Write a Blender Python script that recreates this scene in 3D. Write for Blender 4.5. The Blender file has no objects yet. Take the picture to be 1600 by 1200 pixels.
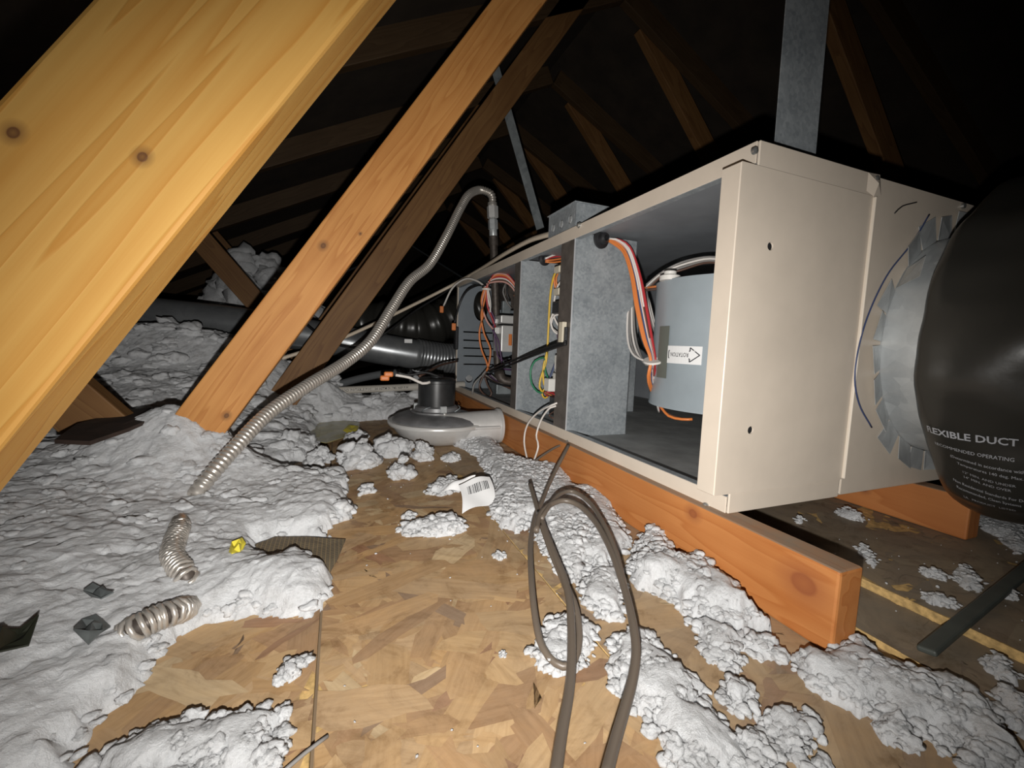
import bpy, bmesh, math, random
import numpy as np
from mathutils import Vector, Matrix, noise as mnoise

# ------------------------------------------------------------------ camera
S = bpy.context.scene
COL = S.collection
YAW, PITCH, ROLL = 0.3856, 0.0951, 0.0369
CAM = np.array([-0.4780, -0.4031, 0.3040]); FPX = 668.4
_f = np.array([math.sin(YAW)*math.cos(PITCH), math.cos(YAW)*math.cos(PITCH), -math.sin(PITCH)])
_r0 = np.array([math.cos(YAW), -math.sin(YAW), 0.0]); _u0 = np.cross(_r0, _f)
_r = _r0*math.cos(ROLL)+_u0*math.sin(ROLL); _u = -_r0*math.sin(ROLL)+_u0*math.cos(ROLL)
cd = bpy.data.cameras.new('camera'); cam = bpy.data.objects.new('camera', cd); COL.objects.link(cam)
cd.sensor_width = 36.0; cd.lens = 36.0*FPX/1600.0; cd.clip_start = 0.01; cd.clip_end = 60
cam.matrix_world = Matrix(((_r[0], _u[0], -_f[0], CAM[0]), (_r[1], _u[1], -_f[1], CAM[1]), (_r[2], _u[2], -_f[2], CAM[2]), (0, 0, 0, 1)))
S.camera = cam

# ------------------------------------------------------------------ world, flash lamp, exposure
w = bpy.data.worlds.new('world'); S.world = w; w.use_nodes = True
w.node_tree.nodes['Background'].inputs[0].default_value = (0.9, 0.95, 1, 1)
w.node_tree.nodes['Background'].inputs[1].default_value = 0.004
S.view_settings.view_transform = 'Standard'; S.view_settings.look = 'None'
S.view_settings.gamma = 1.0; S.view_settings.use_curve_mapping = False
S.view_settings.exposure = 0.0
# the phone's flash: a small white LED a few centimetres under the lens
ld = bpy.data.lights.new('phone_flash', 'SPOT'); flash = bpy.data.objects.new('phone_flash', ld); COL.objects.link(flash)
ld.energy = 56.0; ld.spot_size = math.radians(130); ld.spot_blend = 1.0; ld.shadow_soft_size = 0.004
ld.color = (1.0, 0.975, 0.935)
lp = CAM - _u*0.045 - _r*0.006
tgt = CAM + _f*FPX + _r*(770-800) - _u*(640-600)
flash.location = lp
flash.rotation_euler = Vector(tuple(tgt-lp)).to_track_quat('-Z', 'Y').to_euler()
ld.use_nodes = True
_nt = ld.node_tree; _em = _nt.nodes['Emission']; _fo = _nt.nodes.new('ShaderNodeLightFalloff')
_fo.inputs['Strength'].default_value = 1.0; _fo.inputs['Smooth'].default_value = 0.35
_nt.links.new(_fo.outputs['Quadratic'], _em.inputs['Strength'])

# ------------------------------------------------------------------ survey helper: a sight line met with a known plane or distance
def at(x, y, X=None, Y=None, Z=None, D=None):
    d = _f*FPX+_r*(x-800)-_u*(y-600)
    if D is not None: t = D/FPX
    elif X is not None: t = (X-CAM[0])/d[0]
    elif Y is not None: t = (Y-CAM[1])/d[1]
    else: t = (Z-CAM[2])/d[2]
    return CAM+d*t

# ------------------------------------------------------------------ materials
def nmat(name):
    m = bpy.data.materials.new(name); m.use_nodes = True
    nt = m.node_tree; b = nt.nodes['Principled BSDF']
    return m, nt, b
def node(nt, t, **kw):
    n = nt.nodes.new(t)
    for k, v in kw.items():
        if k in n.inputs: n.inputs[k].default_value = v
        else: setattr(n, k, v)
    return n
def ramp(nt, fac, stops, interp='LINEAR'):
    r = nt.nodes.new('ShaderNodeValToRGB'); r.color_ramp.interpolation = interp
    e = r.color_ramp.elements
    while len(e) < len(stops): e.new(0.5)
    for i, (p, c) in enumerate(stops):
        e[i].position = p; e[i].color = (*c, 1) if len(c) == 3 else c
    nt.links.new(fac, r.inputs[0]); return r
def add_bump(nt, b, fac, strength, dist=0.001):
    n = node(nt, 'ShaderNodeBump', Strength=strength, Distance=dist)
    nt.links.new(fac, n.inputs['Height']); nt.links.new(n.outputs[0], b.inputs['Normal'])
def M(name, c, rough=0.55, metal=0.0, var=0.0, vscale=20.0, bump=0.0, bscale=200.0, spec=0.5, c2=None, detail=4.0):
    m, nt, b = nmat(name)
    b.inputs['Base Color'].default_value = (*c, 1); b.inputs['Roughness'].default_value = rough
    b.inputs['Metallic'].default_value = metal; b.inputs['Specular IOR Level'].default_value = spec
    tc = nt.nodes.new('ShaderNodeTexCoord')
    if var or c2:
        n = node(nt, 'ShaderNodeTexNoise', Scale=vscale, Detail=detail, Roughness=0.6)
        nt.links.new(tc.outputs['Object'], n.inputs['Vector'])
        lo = tuple(v*(1-var) for v in c) if not c2 else c
        hi = tuple(min(1, v*(1+var)) for v in c) if not c2 else c2
        r = ramp(nt, n.outputs['Fac'], [(0.32, lo), (0.68, hi)])
        nt.links.new(r.outputs[0], b.inputs['Base Color'])
    if bump:
        n2 = node(nt, 'ShaderNodeTexNoise', Scale=bscale, Detail=3.0)
        nt.links.new(tc.outputs['Object'], n2.inputs['Vector'])
        add_bump(nt, b, n2.outputs['Fac'], bump)
    return m
def galv(name, lo, hi, rough=0.42, metal=0.55, scale=95.0):
    m, nt, b = nmat(name)
    tc = nt.nodes.new('ShaderNodeTexCoord')
    v = node(nt, 'ShaderNodeTexVoronoi', Scale=scale); nt.links.new(tc.outputs['Object'], v.inputs['Vector'])
    n = node(nt, 'ShaderNodeTexNoise', Scale=9.0, Detail=5.0, Roughness=0.65); nt.links.new(tc.outputs['Object'], n.inputs['Vector'])
    sp = nt.nodes.new('ShaderNodeSeparateColor'); nt.links.new(v.outputs['Color'], sp.inputs[0])
    mx = node(nt, 'ShaderNodeMath', operation='MULTIPLY_ADD'); mx.inputs[1].default_value = 0.2
    nt.links.new(sp.outputs[0], mx.inputs[0]); nt.links.new(n.outputs['Fac'], mx.inputs[2])
    r = ramp(nt, mx.outputs[0], [(0.34, lo), (0.80, hi)])
    nt.links.new(r.outputs[0], b.inputs['Base Color'])
    b.inputs['Metallic'].default_value = metal; b.inputs['Roughness'].default_value = rough
    return m
def wood(name, pale, dark, knots=(), ringscale=1.0, rough=0.62, dust=None, knotc=(0.13, 0.055, 0.02)):
    # grain runs along the board's own x axis; knots are (x, z, radius) on the wide face
    m, nt, b = nmat(name)
    L = nt.links.new
    tc = nt.nodes.new('ShaderNodeTexCoord')
    mp = node(nt, 'ShaderNodeMapping'); mp.inputs['Scale'].default_value = (1.0, 14*ringscale, 14*ringscale)
    L(tc.outputs['Object'], mp.inputs['Vector'])
    nw = node(nt, 'ShaderNodeTexNoise', Scale=1.7, Detail=2.0); L(mp.outputs[0], nw.inputs['Vector'])
    wv = node(nt, 'ShaderNodeMath', operation='MULTIPLY'); L(nw.outputs['Fac'], wv.inputs[0]); wv.inputs[1].default_value = 9.0
    # fold the noise into growth rings
    fr = node(nt, 'ShaderNodeMath', operation='FRACT'); L(wv.outputs[0], fr.inputs[0])
    rr = ramp(nt, fr.outputs[0], [(0.0, (0.1,)*3), (0.72, (0.62,)*3), (0.93, (1,)*3), (1.0, (0.1,)*3)])
    mp2 = node(nt, 'ShaderNodeMapping'); mp2.inputs['Scale'].default_value = (9, 420, 420); L(tc.outputs['Object'], mp2.inputs['Vector'])
    nf = node(nt, 'ShaderNodeTexNoise', Scale=1.0, Detail=3.0); L(mp2.outputs[0], nf.inputs['Vector'])
    mx = node(nt, 'ShaderNodeMath', operation='MULTIPLY_ADD'); L(nf.outputs['Fac'], mx.inputs[0]); mx.inputs[1].default_value = 0.35
    sc = node(nt, 'ShaderNodeMath', operation='MULTIPLY'); L(rr.outputs[0], sc.inputs[0]); sc.inputs[1].default_value = 0.62
    L(sc.outputs[0], mx.inputs[2])
    cr = ramp(nt, mx.outputs[0], [(0.15, pale), (0.85, dark)])
    nb = node(nt, 'ShaderNodeTexNoise', Scale=5.0, Detail=3.0); L(tc.outputs['Object'], nb.inputs['Vector'])
    bl = node(nt, 'ShaderNodeMixRGB', blend_type='MULTIPLY'); bl.inputs[0].default_value = 1.0
    rb = ramp(nt, nb.outputs['Fac'], [(0.3, (0.8, 0.76, 0.7)), (0.7, (1, 1, 1))])
    L(cr.outputs[0], bl.inputs[1]); L(rb.outputs[0], bl.inputs[2])
    out = bl.outputs[0]
    for kx, kz, kr in knots:
        sx = nt.nodes.new('ShaderNodeVectorMath'); sx.operation = 'SUBTRACT'; sx.inputs[1].default_value = (kx, 0, kz)
        L(tc.outputs['Object'], sx.inputs[0])
        ms = nt.nodes.new('ShaderNodeVectorMath'); ms.operation = 'MULTIPLY'; ms.inputs[1].default_value = (0.8/kr, 0.0, 1.0/kr); L(sx.outputs[0], ms.inputs[0])
        ln = nt.nodes.new('ShaderNodeVectorMath'); ln.operation = 'LENGTH'; L(ms.outputs[0], ln.inputs[0])
        kk = ramp(nt, ln.outputs['Value'], [(0.0, (0.8,)*3), (0.32, (1,)*3), (0.42, (0.55,)*3), (1.0, (0,)*3)])
        k = node(nt, 'ShaderNodeMixRGB'); L(kk.outputs[0], k.inputs[0]); L(out, k.inputs[1]); k.inputs[2].default_value = (*knotc, 1)
        out = k.outputs[0]
    if dust:
        nd = node(nt, 'ShaderNodeTexNoise', Scale=24.0, Detail=6.0, Roughness=0.7); L(tc.outputs['Object'], nd.inputs['Vector'])
        rd = ramp(nt, nd.outputs['Fac'], [(0.25, (0.35,)*3), (0.7, (0.9,)*3)])
        ge = nt.nodes.new('ShaderNodeNewGeometry'); sz = nt.nodes.new('ShaderNodeSeparateXYZ'); L(ge.outputs['Normal'], sz.inputs[0])
        up = ramp(nt, sz.outputs['Z'], [(0.6, (0,)*3), (0.9, (1,)*3)])
        mu = node(nt, 'ShaderNodeMixRGB', blend_type='MULTIPLY'); mu.inputs[0].default_value = 1; L(rd.outputs[0], mu.inputs[1]); L(up.outputs[0], mu.inputs[2])
        k = node(nt, 'ShaderNodeMixRGB'); L(mu.outputs[0], k.inputs[0]); L(out, k.inputs[1]); k.inputs[2].default_value = (*dust, 1)
        out = k.outputs[0]
    L(out, b.inputs['Base Color']); b.inputs['Roughness'].default_value = rough; b.inputs['Specular IOR Level'].default_value = 0.3
    add_bump(nt, b, mx.outputs[0], 0.25, 0.0008)
    return m

m_cream = M('cream_paint', (0.655, 0.57, 0.475), 0.42, var=0.07, vscale=7, bump=0.05, bscale=900)
m_liner = M('grey_enamel', (0.235, 0.25, 0.27), 0.5, var=0.12, vscale=8)
m_dustliner = M('dusty_grey_enamel', (0.26, 0.265, 0.26), 0.75, var=0.2, vscale=14)
m_endwall = M('blue_grey_paint', (0.20, 0.225, 0.25), 0.45, var=0.08, vscale=10)
m_drum = M('drum_paint', (0.30, 0.345, 0.375), 0.42, var=0.08, vscale=8)
m_galv = galv('galvanised_sheet', (0.20, 0.225, 0.245), (0.42, 0.45, 0.47), 0.45, 0.3, 190)
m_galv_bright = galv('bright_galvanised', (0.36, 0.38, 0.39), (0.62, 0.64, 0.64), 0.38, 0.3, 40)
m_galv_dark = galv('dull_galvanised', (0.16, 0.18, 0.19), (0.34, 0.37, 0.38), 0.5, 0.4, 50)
m_duct = galv('duct_galvanised', (0.20, 0.21, 0.22), (0.30, 0.31, 0.32), 0.32, 0.6, 30)
m_edge = M('bare_steel_edge', (0.75, 0.77, 0.8), 0.3, 0.6)
m_brownsteel = M('brown_steel', (0.16, 0.14, 0.125), 0.5, 0.4, var=0.25, vscale=30)  # darker and browner than the galvanised sheet
m_stain = M('stainless_tube', (0.58, 0.54, 0.49), 0.33, 0.65)
m_iron = M('black_iron', (0.085, 0.07, 0.06), 0.5, 0.4, var=0.4, vscale=60)
m_alu = M('cast_aluminium', (0.60, 0.59, 0.575), 0.4, 0.25, var=0.12, vscale=12)
m_alu_d = M('dark_aluminium', (0.20, 0.20, 0.205), 0.42, 0.35, var=0.3, vscale=18)  # much darker grey than the cast bowl
m_black = M('black_plastic', (0.018, 0.018, 0.02), 0.4)
m_motor = M('motor_black', (0.02, 0.021, 0.022), 0.36, var=0.3, vscale=40)
m_dark = M('void_dark', (0.008, 0.008, 0.009), 0.8)
m_pvc = M('grey_pvc', (0.48, 0.45, 0.40), 0.5)
m_romex = M('cable_sheath', (0.66, 0.56, 0.44), 0.5)
m_white = M('white_plastic', (0.72, 0.70, 0.66), 0.45)
m_paper = M('white_paper', (0.78, 0.78, 0.78), 0.8)
m_ink = M('black_ink', (0.03, 0.03, 0.035), 0.7)
m_print = M('white_print', (0.36, 0.37, 0.40), 0.6)
m_cream_pl = M('cream_plastic', (0.62, 0.56, 0.44), 0.5)
m_screw = M('screw_zinc', (0.55, 0.55, 0.53), 0.35, 0.8)
m_yellow = M('yellow_film', (0.70, 0.60, 0.06), 0.5)
m_scrim = None
def wirem(n, c): return M('wire_'+n, c, 0.42)
W = {k: wirem(k, v) for k, v in dict(orange=(0.66, 0.20, 0.05), red=(0.42, 0.03, 0.035), white=(0.70, 0.66, 0.62), pink=(0.60, 0.33, 0.28),
     brown=(0.10, 0.055, 0.04), black=(0.014, 0.014, 0.015), yellow=(0.70, 0.45, 0.05), green=(0.03, 0.20, 0.10), blue=(0.05, 0.07, 0.16),
     purple=(0.085, 0.04, 0.10), grey=(0.22, 0.21, 0.20), taupe=(0.125, 0.10, 0.078)).items()}
m_jacket = M('black_film', (0.026, 0.025, 0.022), 0.30, bump=0.35, bscale=38)

# ------------------------------------------------------------------ geometry helpers
WORLD = {}          # object -> world location of its origin
def wl(o): return WORLD.get(o.name, np.zeros(3))
def link(o, parent=None, loc=None):
    COL.objects.link(o)
    loc = np.zeros(3) if loc is None else np.array(loc, float)
    if parent is not None:
        o.parent = parent; o.location = tuple(loc-wl(parent))
    else: o.location = tuple(loc)
    WORLD[o.name] = loc
    return o
def tag(o, label=None, cat=None, group=None, kind=None):
    for k, v in (('label', label), ('category', cat), ('group', group), ('kind', kind)):
        if v: o[k] = v
    return o
def thing(name, loc, label, cat, group=None):
    return tag(link(bpy.data.objects.new(name, None), None, loc), label, cat, group)
def mk(name, v, f, mat, parent=None, smooth=False, uv=None):
    """one mesh object from world-space vertices; its origin is put at the middle of its base"""
    v = np.asarray(v, float)
    o0 = np.array([(v[:, 0].min()+v[:, 0].max())/2, (v[:, 1].min()+v[:, 1].max())/2, v[:, 2].min()])
    me = bpy.data.meshes.new(name)
    if isinstance(f, np.ndarray) and f.ndim == 2:
        n, k = f.shape
        me.vertices.add(len(v)); me.vertices.foreach_set('co', (v-o0).astype(np.float32).ravel())
        me.loops.add(n*k); me.loops.foreach_set('vertex_index', f.astype(np.int32).ravel())
        me.polygons.add(n); me.polygons.foreach_set('loop_start', np.arange(0, n*k, k, dtype=np.int32))
        me.update(calc_edges=True)
    else:
        me.from_pydata((v-o0).tolist(), [], [list(map(int, q)) for q in f])
    me.materials.append(mat)
    if smooth: me.polygons.foreach_set('use_smooth', [True]*len(me.polygons))
    me.update()
    return link(bpy.data.objects.new(name, me), parent, o0)
def from_bm(name, bm, mat, parent=None, smooth=False):
    bm.normal_update()
    v = [tuple(x.co) for x in bm.verts]
    bm.verts.index_update()
    f = [[x.index for x in q.verts] for q in bm.faces]
    bm.free()
    return mk(name, v, f, mat, parent, smooth)
def box(name, lo, hi, mat, parent=None, bev=0.0015, rot=None, seg=1):
    lo, hi = np.minimum(lo, hi), np.maximum(lo, hi)
    bm = bmesh.new(); bmesh.ops.create_cube(bm, size=1.0)
    c = (lo+hi)/2; s = hi-lo
    for v in bm.verts: v.co = Vector((v.co.x*s[0], v.co.y*s[1], v.co.z*s[2]))
    bev = min(bev, 0.45*min(s))
    if bev > 0: bmesh.ops.bevel(bm, geom=bm.edges[:], offset=bev, segments=seg, profile=0.5, affect='EDGES')
    R = rot if rot is not None else Matrix.Identity(3)
    for v in bm.verts: v.co = R @ v.co + Vector(tuple(c))
    return from_bm(name, bm, mat, parent)
def board(name, p0, p1, width, thick, mat, parent=None, wdir=None, bev=0.0025, notch=None):
    """a length of lumber from p0 to p1 in its own axes: x along, z across the wide face, y through it"""
    p0 = np.array(p0, float); p1 = np.array(p1, float); L = np.linalg.norm(p1-p0); x = (p1-p0)/L
    z = np.array(wdir if wdir is not None else (0, 0, 1), float); z = z-x*(z@x); z /= np.linalg.norm(z); y = np.cross(z, x)
    bm = bmesh.new(); bmesh.ops.create_cube(bm, size=1.0)
    for v in bm.verts: v.co = Vector((v.co.x*L, v.co.y*thick, v.co.z*width))
    bmesh.ops.bevel(bm, geom=bm.edges[:], offset=bev, segments=2, profile=0.5, affect='EDGES')
    bm.normal_update(); bm.verts.index_update()
    me = bpy.data.meshes.new(name); bm.to_mesh(me); bm.free(); me.materials.append(mat)
    o = bpy.data.objects.new(name, me); COL.objects.link(o)
    c = (p0+p1)/2
    if parent is not None: o.parent = parent
    b = c-(wl(parent) if parent is not None else 0)
    o.matrix_local = Matrix(((x[0], y[0], z[0], b[0]), (x[1], y[1], z[1], b[1]), (x[2], y[2], z[2], b[2]), (0, 0, 0, 1)))
    WORLD[o.name] = c
    return o
def spline(pts, step):
    P = np.array(pts, float)
    if len(P) == 2: n = max(2, int(np.linalg.norm(P[1]-P[0])/step)); return P[0]+(P[1]-P[0])*np.linspace(0, 1, n)[:, None]
    Q = np.vstack([2*P[0]-P[1], P, 2*P[-1]-P[-2]]); out = []
    for i in range(1, len(Q)-2):
        a, b, c, d = Q[i-1:i+3]; n = max(2, int(np.linalg.norm(c-b)/step))
        for t in np.linspace(0, 1, n, endpoint=False):
            out.append(.5*((2*b)+(-a+c)*t+(2*a-5*b+4*c-d)*t*t+(-a+3*b-3*c+d)*t**3))
    out.append(P[-1]); return np.array(out)
def frames(C):
    T = np.gradient(C, axis=0); T /= np.linalg.norm(T, axis=1)[:, None]+1e-12
    n = np.cross(T[0], [0, 0, 1]); n = n if np.linalg.norm(n) > 1e-3 else np.cross(T[0], [1, 0, 0]); n /= np.linalg.norm(n)
    N = [n]
    for i in range(1, len(C)):
        n = N[-1]-T[i]*(N[-1]@T[i]); N.append(n/np.linalg.norm(n))
    N = np.array(N); return T, N, np.cross(T, N)
def sweep(C, r, n=10, caps=True, flat=1.0):
    """tube of radius r (number or array) along centre line C; returns verts, faces"""
    T, N, B = frames(C); r = np.broadcast_to(np.asarray(r, float), (len(C),))
    a = np.linspace(0, 2*np.pi, n, endpoint=False)
    V = (C[:, None, :]+r[:, None, None]*(np.cos(a)[None, :, None]*N[:, None, :]+flat*np.sin(a)[None, :, None]*B[:, None, :])).reshape(-1, 3)
    F = []
    for i in range(len(C)-1):
        for j in range(n):
            k = (j+1) % n; F.append((i*n+j, i*n+k, (i+1)*n+k, (i+1)*n+j))
    if caps: F.append(tuple(range(n-1, -1, -1))); F.append(tuple((len(C)-1)*n+j for j in range(n)))
    return V, F
def tube(name, pts, r, mat, parent=None, n=8, step=0.012, flat=1.0):
    V, F = sweep(spline(pts, step), r, n, True, flat)
    return mk(name, V, F, mat, parent, True)
def lathe(name, prof, mat, parent=None, o=(0, 0, 0), ax=(0, 0, 1), n=32, smooth=True):
    """profile [(radius, height)] turned about axis ax through o"""
    ax = np.array(ax, float); ax /= np.linalg.norm(ax)
    a = np.cross(ax, [0, 0, 1]); a = np.array([1., 0, 0]) if np.linalg.norm(a) < 1e-3 else a/np.linalg.norm(a)
    b = np.cross(ax, a); o = np.array(o, float); V = []; F = []
    for r, h in prof:
        for j in range(n):
            t = 2*np.pi*j/n; V.append(o+ax*h+r*(a*np.cos(t)+b*np.sin(t)))
    m = len(prof)
    for i in range(m-1):
        for j in range(n):
            k = (j+1) % n; F.append((i*n+j, i*n+k, (i+1)*n+k, (i+1)*n+j))
    if prof[0][0] > 1e-6: F.append(tuple(range(n-1, -1, -1)))
    if prof[-1][0] > 1e-6: F.append(tuple((m-1)*n+j for j in range(n)))
    ob = mk(name, V, F, mat, parent, smooth)
    if smooth:
        md = ob.modifiers.new('edges', 'EDGE_SPLIT'); md.split_angle = math.radians(38)
    return ob
def rod(name, p0, p1, r, mat, parent=None, n=16, bev=0.0):
    p0 = np.array(p0, float); p1 = np.array(p1, float); h = np.linalg.norm(p1-p0); b = min(bev, r*.5, h*.3)
    prof = [(r, 0), (r, h)] if b <= 0 else [(r-b, 0), (r, b), (r, h-b), (r-b, h)]
    return lathe(name, prof, mat, parent, p0, p1-p0, n)
def plate(name, outer, holes, to3, thick, mat, parent=None):
    """flat sheet with real openings: 2-D outline and hole loops, mapped to space by to3(u, v)"""
    bm = bmesh.new(); es = []
    for loop in [outer]+list(holes):
        vs = [bm.verts.new((p[0], p[1], 0)) for p in loop]
        es += [bm.edges.new((vs[i], vs[(i+1) % len(vs)])) for i in range(len(vs))]
    bmesh.ops.triangle_fill(bm, use_beauty=True, edges=es, normal=(0, 0, 1))
    bmesh.ops.recalc_face_normals(bm, faces=bm.faces[:])
    ex = bmesh.ops.extrude_face_region(bm, geom=bm.faces[:])
    for g in ex['geom']:
        if isinstance(g, bmesh.types.BMVert): g.co.z += thick
    bmesh.ops.recalc_face_normals(bm, faces=bm.faces[:])
    for v in bm.verts: v.co = Vector(tuple(to3(v.co.x, v.co.y, v.co.z)))
    return from_bm(name, bm, mat, parent)
def circ(cx, cy, rx, ry=None, n=24): ry = ry or rx; return [(cx+rx*math.cos(2*math.pi*i/n), cy+ry*math.sin(2*math.pi*i/n)) for i in range(n)]
def text_mesh(s, size, res=2, bold=0.0):
    c = bpy.data.curves.new('t', 'FONT'); c.body = s; c.size = size; c.resolution_u = res; c.offset = bold
    o = bpy.data.objects.new('t', c); COL.objects.link(o); bpy.context.view_layer.update()
    me = bpy.data.meshes.new_from_object(o.evaluated_get(bpy.context.evaluated_depsgraph_get()))
    v = np.array([tuple(x.co) for x in me.vertices]); f = [tuple(p.vertices) for p in me.polygons]
    bpy.data.objects.remove(o); bpy.data.curves.remove(c); bpy.data.meshes.remove(me)
    return v, f

# ------------------------------------------------------------------ numpy noise
def hsh(ix, iy, k):
    h = (ix.astype(np.int64)*374761393+iy.astype(np.int64)*668265263+k*2147483647) & 0xffffffff
    h = ((h ^ (h >> 13))*1274126177) & 0xffffffff
    h = ((h ^ (h >> 16))*2246822519) & 0xffffffff
    return ((h ^ (h >> 15)) & 0xffffff)/float(0xffffff)
def vnoise(x, y, k=0):
    ix = np.floor(x); iy = np.floor(y); fx = x-ix; fy = y-iy
    fx = fx*fx*(3-2*fx); fy = fy*fy*(3-2*fy)
    a = hsh(ix, iy, k); b = hsh(ix+1, iy, k); c = hsh(ix, iy+1, k); d = hsh(ix+1, iy+1, k)
    return (a*(1-fx)+b*fx)*(1-fy)+(c*(1-fx)+d*fx)*fy
def fbm(x, y, k=0, oct=4):
    s = 0; a = .5
    for i in range(oct): s = s+a*vnoise(x*2**i+17.3*i, y*2**i-9.1*i, k+i); a *= .5
    return s
def domes(x, y, k=0):
    """cauliflower lumps: rounded cells around jittered points"""
    ix = np.floor(x); iy = np.floor(y); best = np.full(x.shape, 9.0)
    for dx in (-1, 0, 1):
        for dy in (-1, 0, 1):
            px = ix+dx+hsh(ix+dx, iy+dy, k); py = iy+dy+hsh(ix+dx, iy+dy, k+77)
            rr = .75+.6*hsh(ix+dx, iy+dy, k+31)
            best = np.minimum(best, ((x-px)**2+(y-py)**2)/rr**2)
    return np.sqrt(np.clip(1-best, 0, 1))
def lumps(x, y, k=0):
    wx = x+.016*(fbm(x*30, y*30, k+3)-.5); wy = y+.016*(fbm(x*30, y*30, k+9)-.5)
    big = domes(wx*19, wy*19, k)*.5+domes(wx*24+5, wy*24, k+5)*.5
    mid = domes(wx*52, wy*52, k+11)
    sm = domes(wx*125, wy*125, k+21)
    return big*.021+mid*.0125+sm*.0060+.009*(fbm(x*260, y*260, k+40, 2)-.4)
def fluff_xy(X, Y, k, a=.006):
    return (X+a*(fbm(X*90, Y*90, k+50, 2)-.37)*2, Y+a*(fbm(X*90, Y*90, k+60, 2)-.37)*2)
def poly_sd(X, Y, P):
    """signed distance (inside positive) to polygon P"""
    d = np.full(X.shape, 1e9); ins = np.zeros(X.shape, bool); n = len(P)
    for i in range(n):
        ax, ay = P[i]; bx, by = P[(i+1) % n]; ex, ey = bx-ax, by-ay; L = ex*ex+ey*ey+1e-12
        t = np.clip(((X-ax)*ex+(Y-ay)*ey)/L, 0, 1)
        d = np.minimum(d, np.hypot(X-ax-t*ex, Y-ay-t*ey))
        c = (ay > Y) != (by > Y)
        with np.errstate(divide='ignore', invalid='ignore'):
            ins ^= c & (X < ex*(Y-ay)/(ey if abs(ey) > 1e-9 else 1e-9)+ax)
    return np.where(ins, d, -d)
def grid_mesh(X, Y, Z, keep):
    ny, nx = X.shape
    idx = np.arange(nx*ny).reshape(ny, nx)
    q = np.stack([idx[:-1, :-1], idx[:-1, 1:], idx[1:, 1:], idx[1:, :-1]], -1).reshape(-1, 4)
    kf = (keep[:-1, :-1] | keep[:-1, 1:] | keep[1:, 1:] | keep[1:, :-1]).reshape(-1)
    q = q[kf]; used = np.zeros(nx*ny, bool); used[q] = True
    mp = np.cumsum(used)-1
    return np.stack([X, Y, Z], -1).reshape(-1, 3)[used], mp[q]

m_ins, _nt2, _b2 = nmat('blown_wool')
_tc = _nt2.nodes.new('ShaderNodeTexCoord')
_n1 = node(_nt2, 'ShaderNodeTexNoise', Scale=26.0, Detail=8.0, Roughness=0.78); _nt2.links.new(_tc.outputs['Object'], _n1.inputs['Vector'])
_r1 = ramp(_nt2, _n1.outputs['Fac'], [(0.27, (0.46, 0.455, 0.45)), (0.42, (0.70, 0.705, 0.715)), (0.58, (0.84, 0.85, 0.865))])  # darkest tone paints crevice shade as speckles, mixed with grey dust
_nt2.links.new(_r1.outputs[0], _b2.inputs['Base Color']); _b2.inputs['Roughness'].default_value = 1.0; _b2.inputs['Specular IOR Level'].default_value = 0.05
_n3 = node(_nt2, 'ShaderNodeTexNoise', Scale=150.0, Detail=6.0, Roughness=0.8); _nt2.links.new(_tc.outputs['Object'], _n3.inputs['Vector'])
add_bump(_nt2, _b2, _n3.outputs['Fac'], 1.0, 0.007)
_b2.inputs['Subsurface Weight'].default_value = 0.5; _b2.inputs['Subsurface Radius'].default_value = (1, 1, 1); _b2.inputs['Subsurface Scale'].default_value = 0.0035

# ================================================================== THE ATTIC SHELL
TY = [-0.12, 0.535, 1.16, 1.77, 2.38, 2.99, 3.60, 4.21]       # truss planes, about two feet apart
RX = 0.58
def roofz(x): return 1.16+0.5*(x+0.56) if x < RX else 1.16+0.5*(RX+.56)-0.5*(x-RX)
m_sheath = M('roof_sheathing_dark', (0.030, 0.021, 0.014), 0.85, var=0.3, vscale=9)  # near-black base colour carries the gloom the flash leaves under the roof
def slab(name, pts, t, mat, parent=None):
    P = np.array(pts, float); n = np.cross(P[1]-P[0], P[2]-P[0]); n /= np.linalg.norm(n)
    V = np.vstack([P, P+n*t]); k = len(P)
    F = [tuple(range(k))[::-1], tuple(range(k, 2*k))]+[(i, (i+1) % k, k+(i+1) % k, k+i) for i in range(k)]
    return mk(name, V, F, mat, parent)
XL, XR = -2.85, 4.0
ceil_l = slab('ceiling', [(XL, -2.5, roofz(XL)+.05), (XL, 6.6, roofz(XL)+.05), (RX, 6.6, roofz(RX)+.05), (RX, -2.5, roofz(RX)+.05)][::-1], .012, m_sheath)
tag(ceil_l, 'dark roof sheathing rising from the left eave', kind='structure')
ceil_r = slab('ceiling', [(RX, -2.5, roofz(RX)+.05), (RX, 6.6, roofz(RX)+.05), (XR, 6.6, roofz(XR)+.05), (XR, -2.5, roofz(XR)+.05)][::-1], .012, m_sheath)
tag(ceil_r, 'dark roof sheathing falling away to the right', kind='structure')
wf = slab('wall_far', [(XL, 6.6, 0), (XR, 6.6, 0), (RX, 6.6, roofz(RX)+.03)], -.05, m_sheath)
tag(wf, 'dark gable wall at the far end of the attic', kind='structure')

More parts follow.
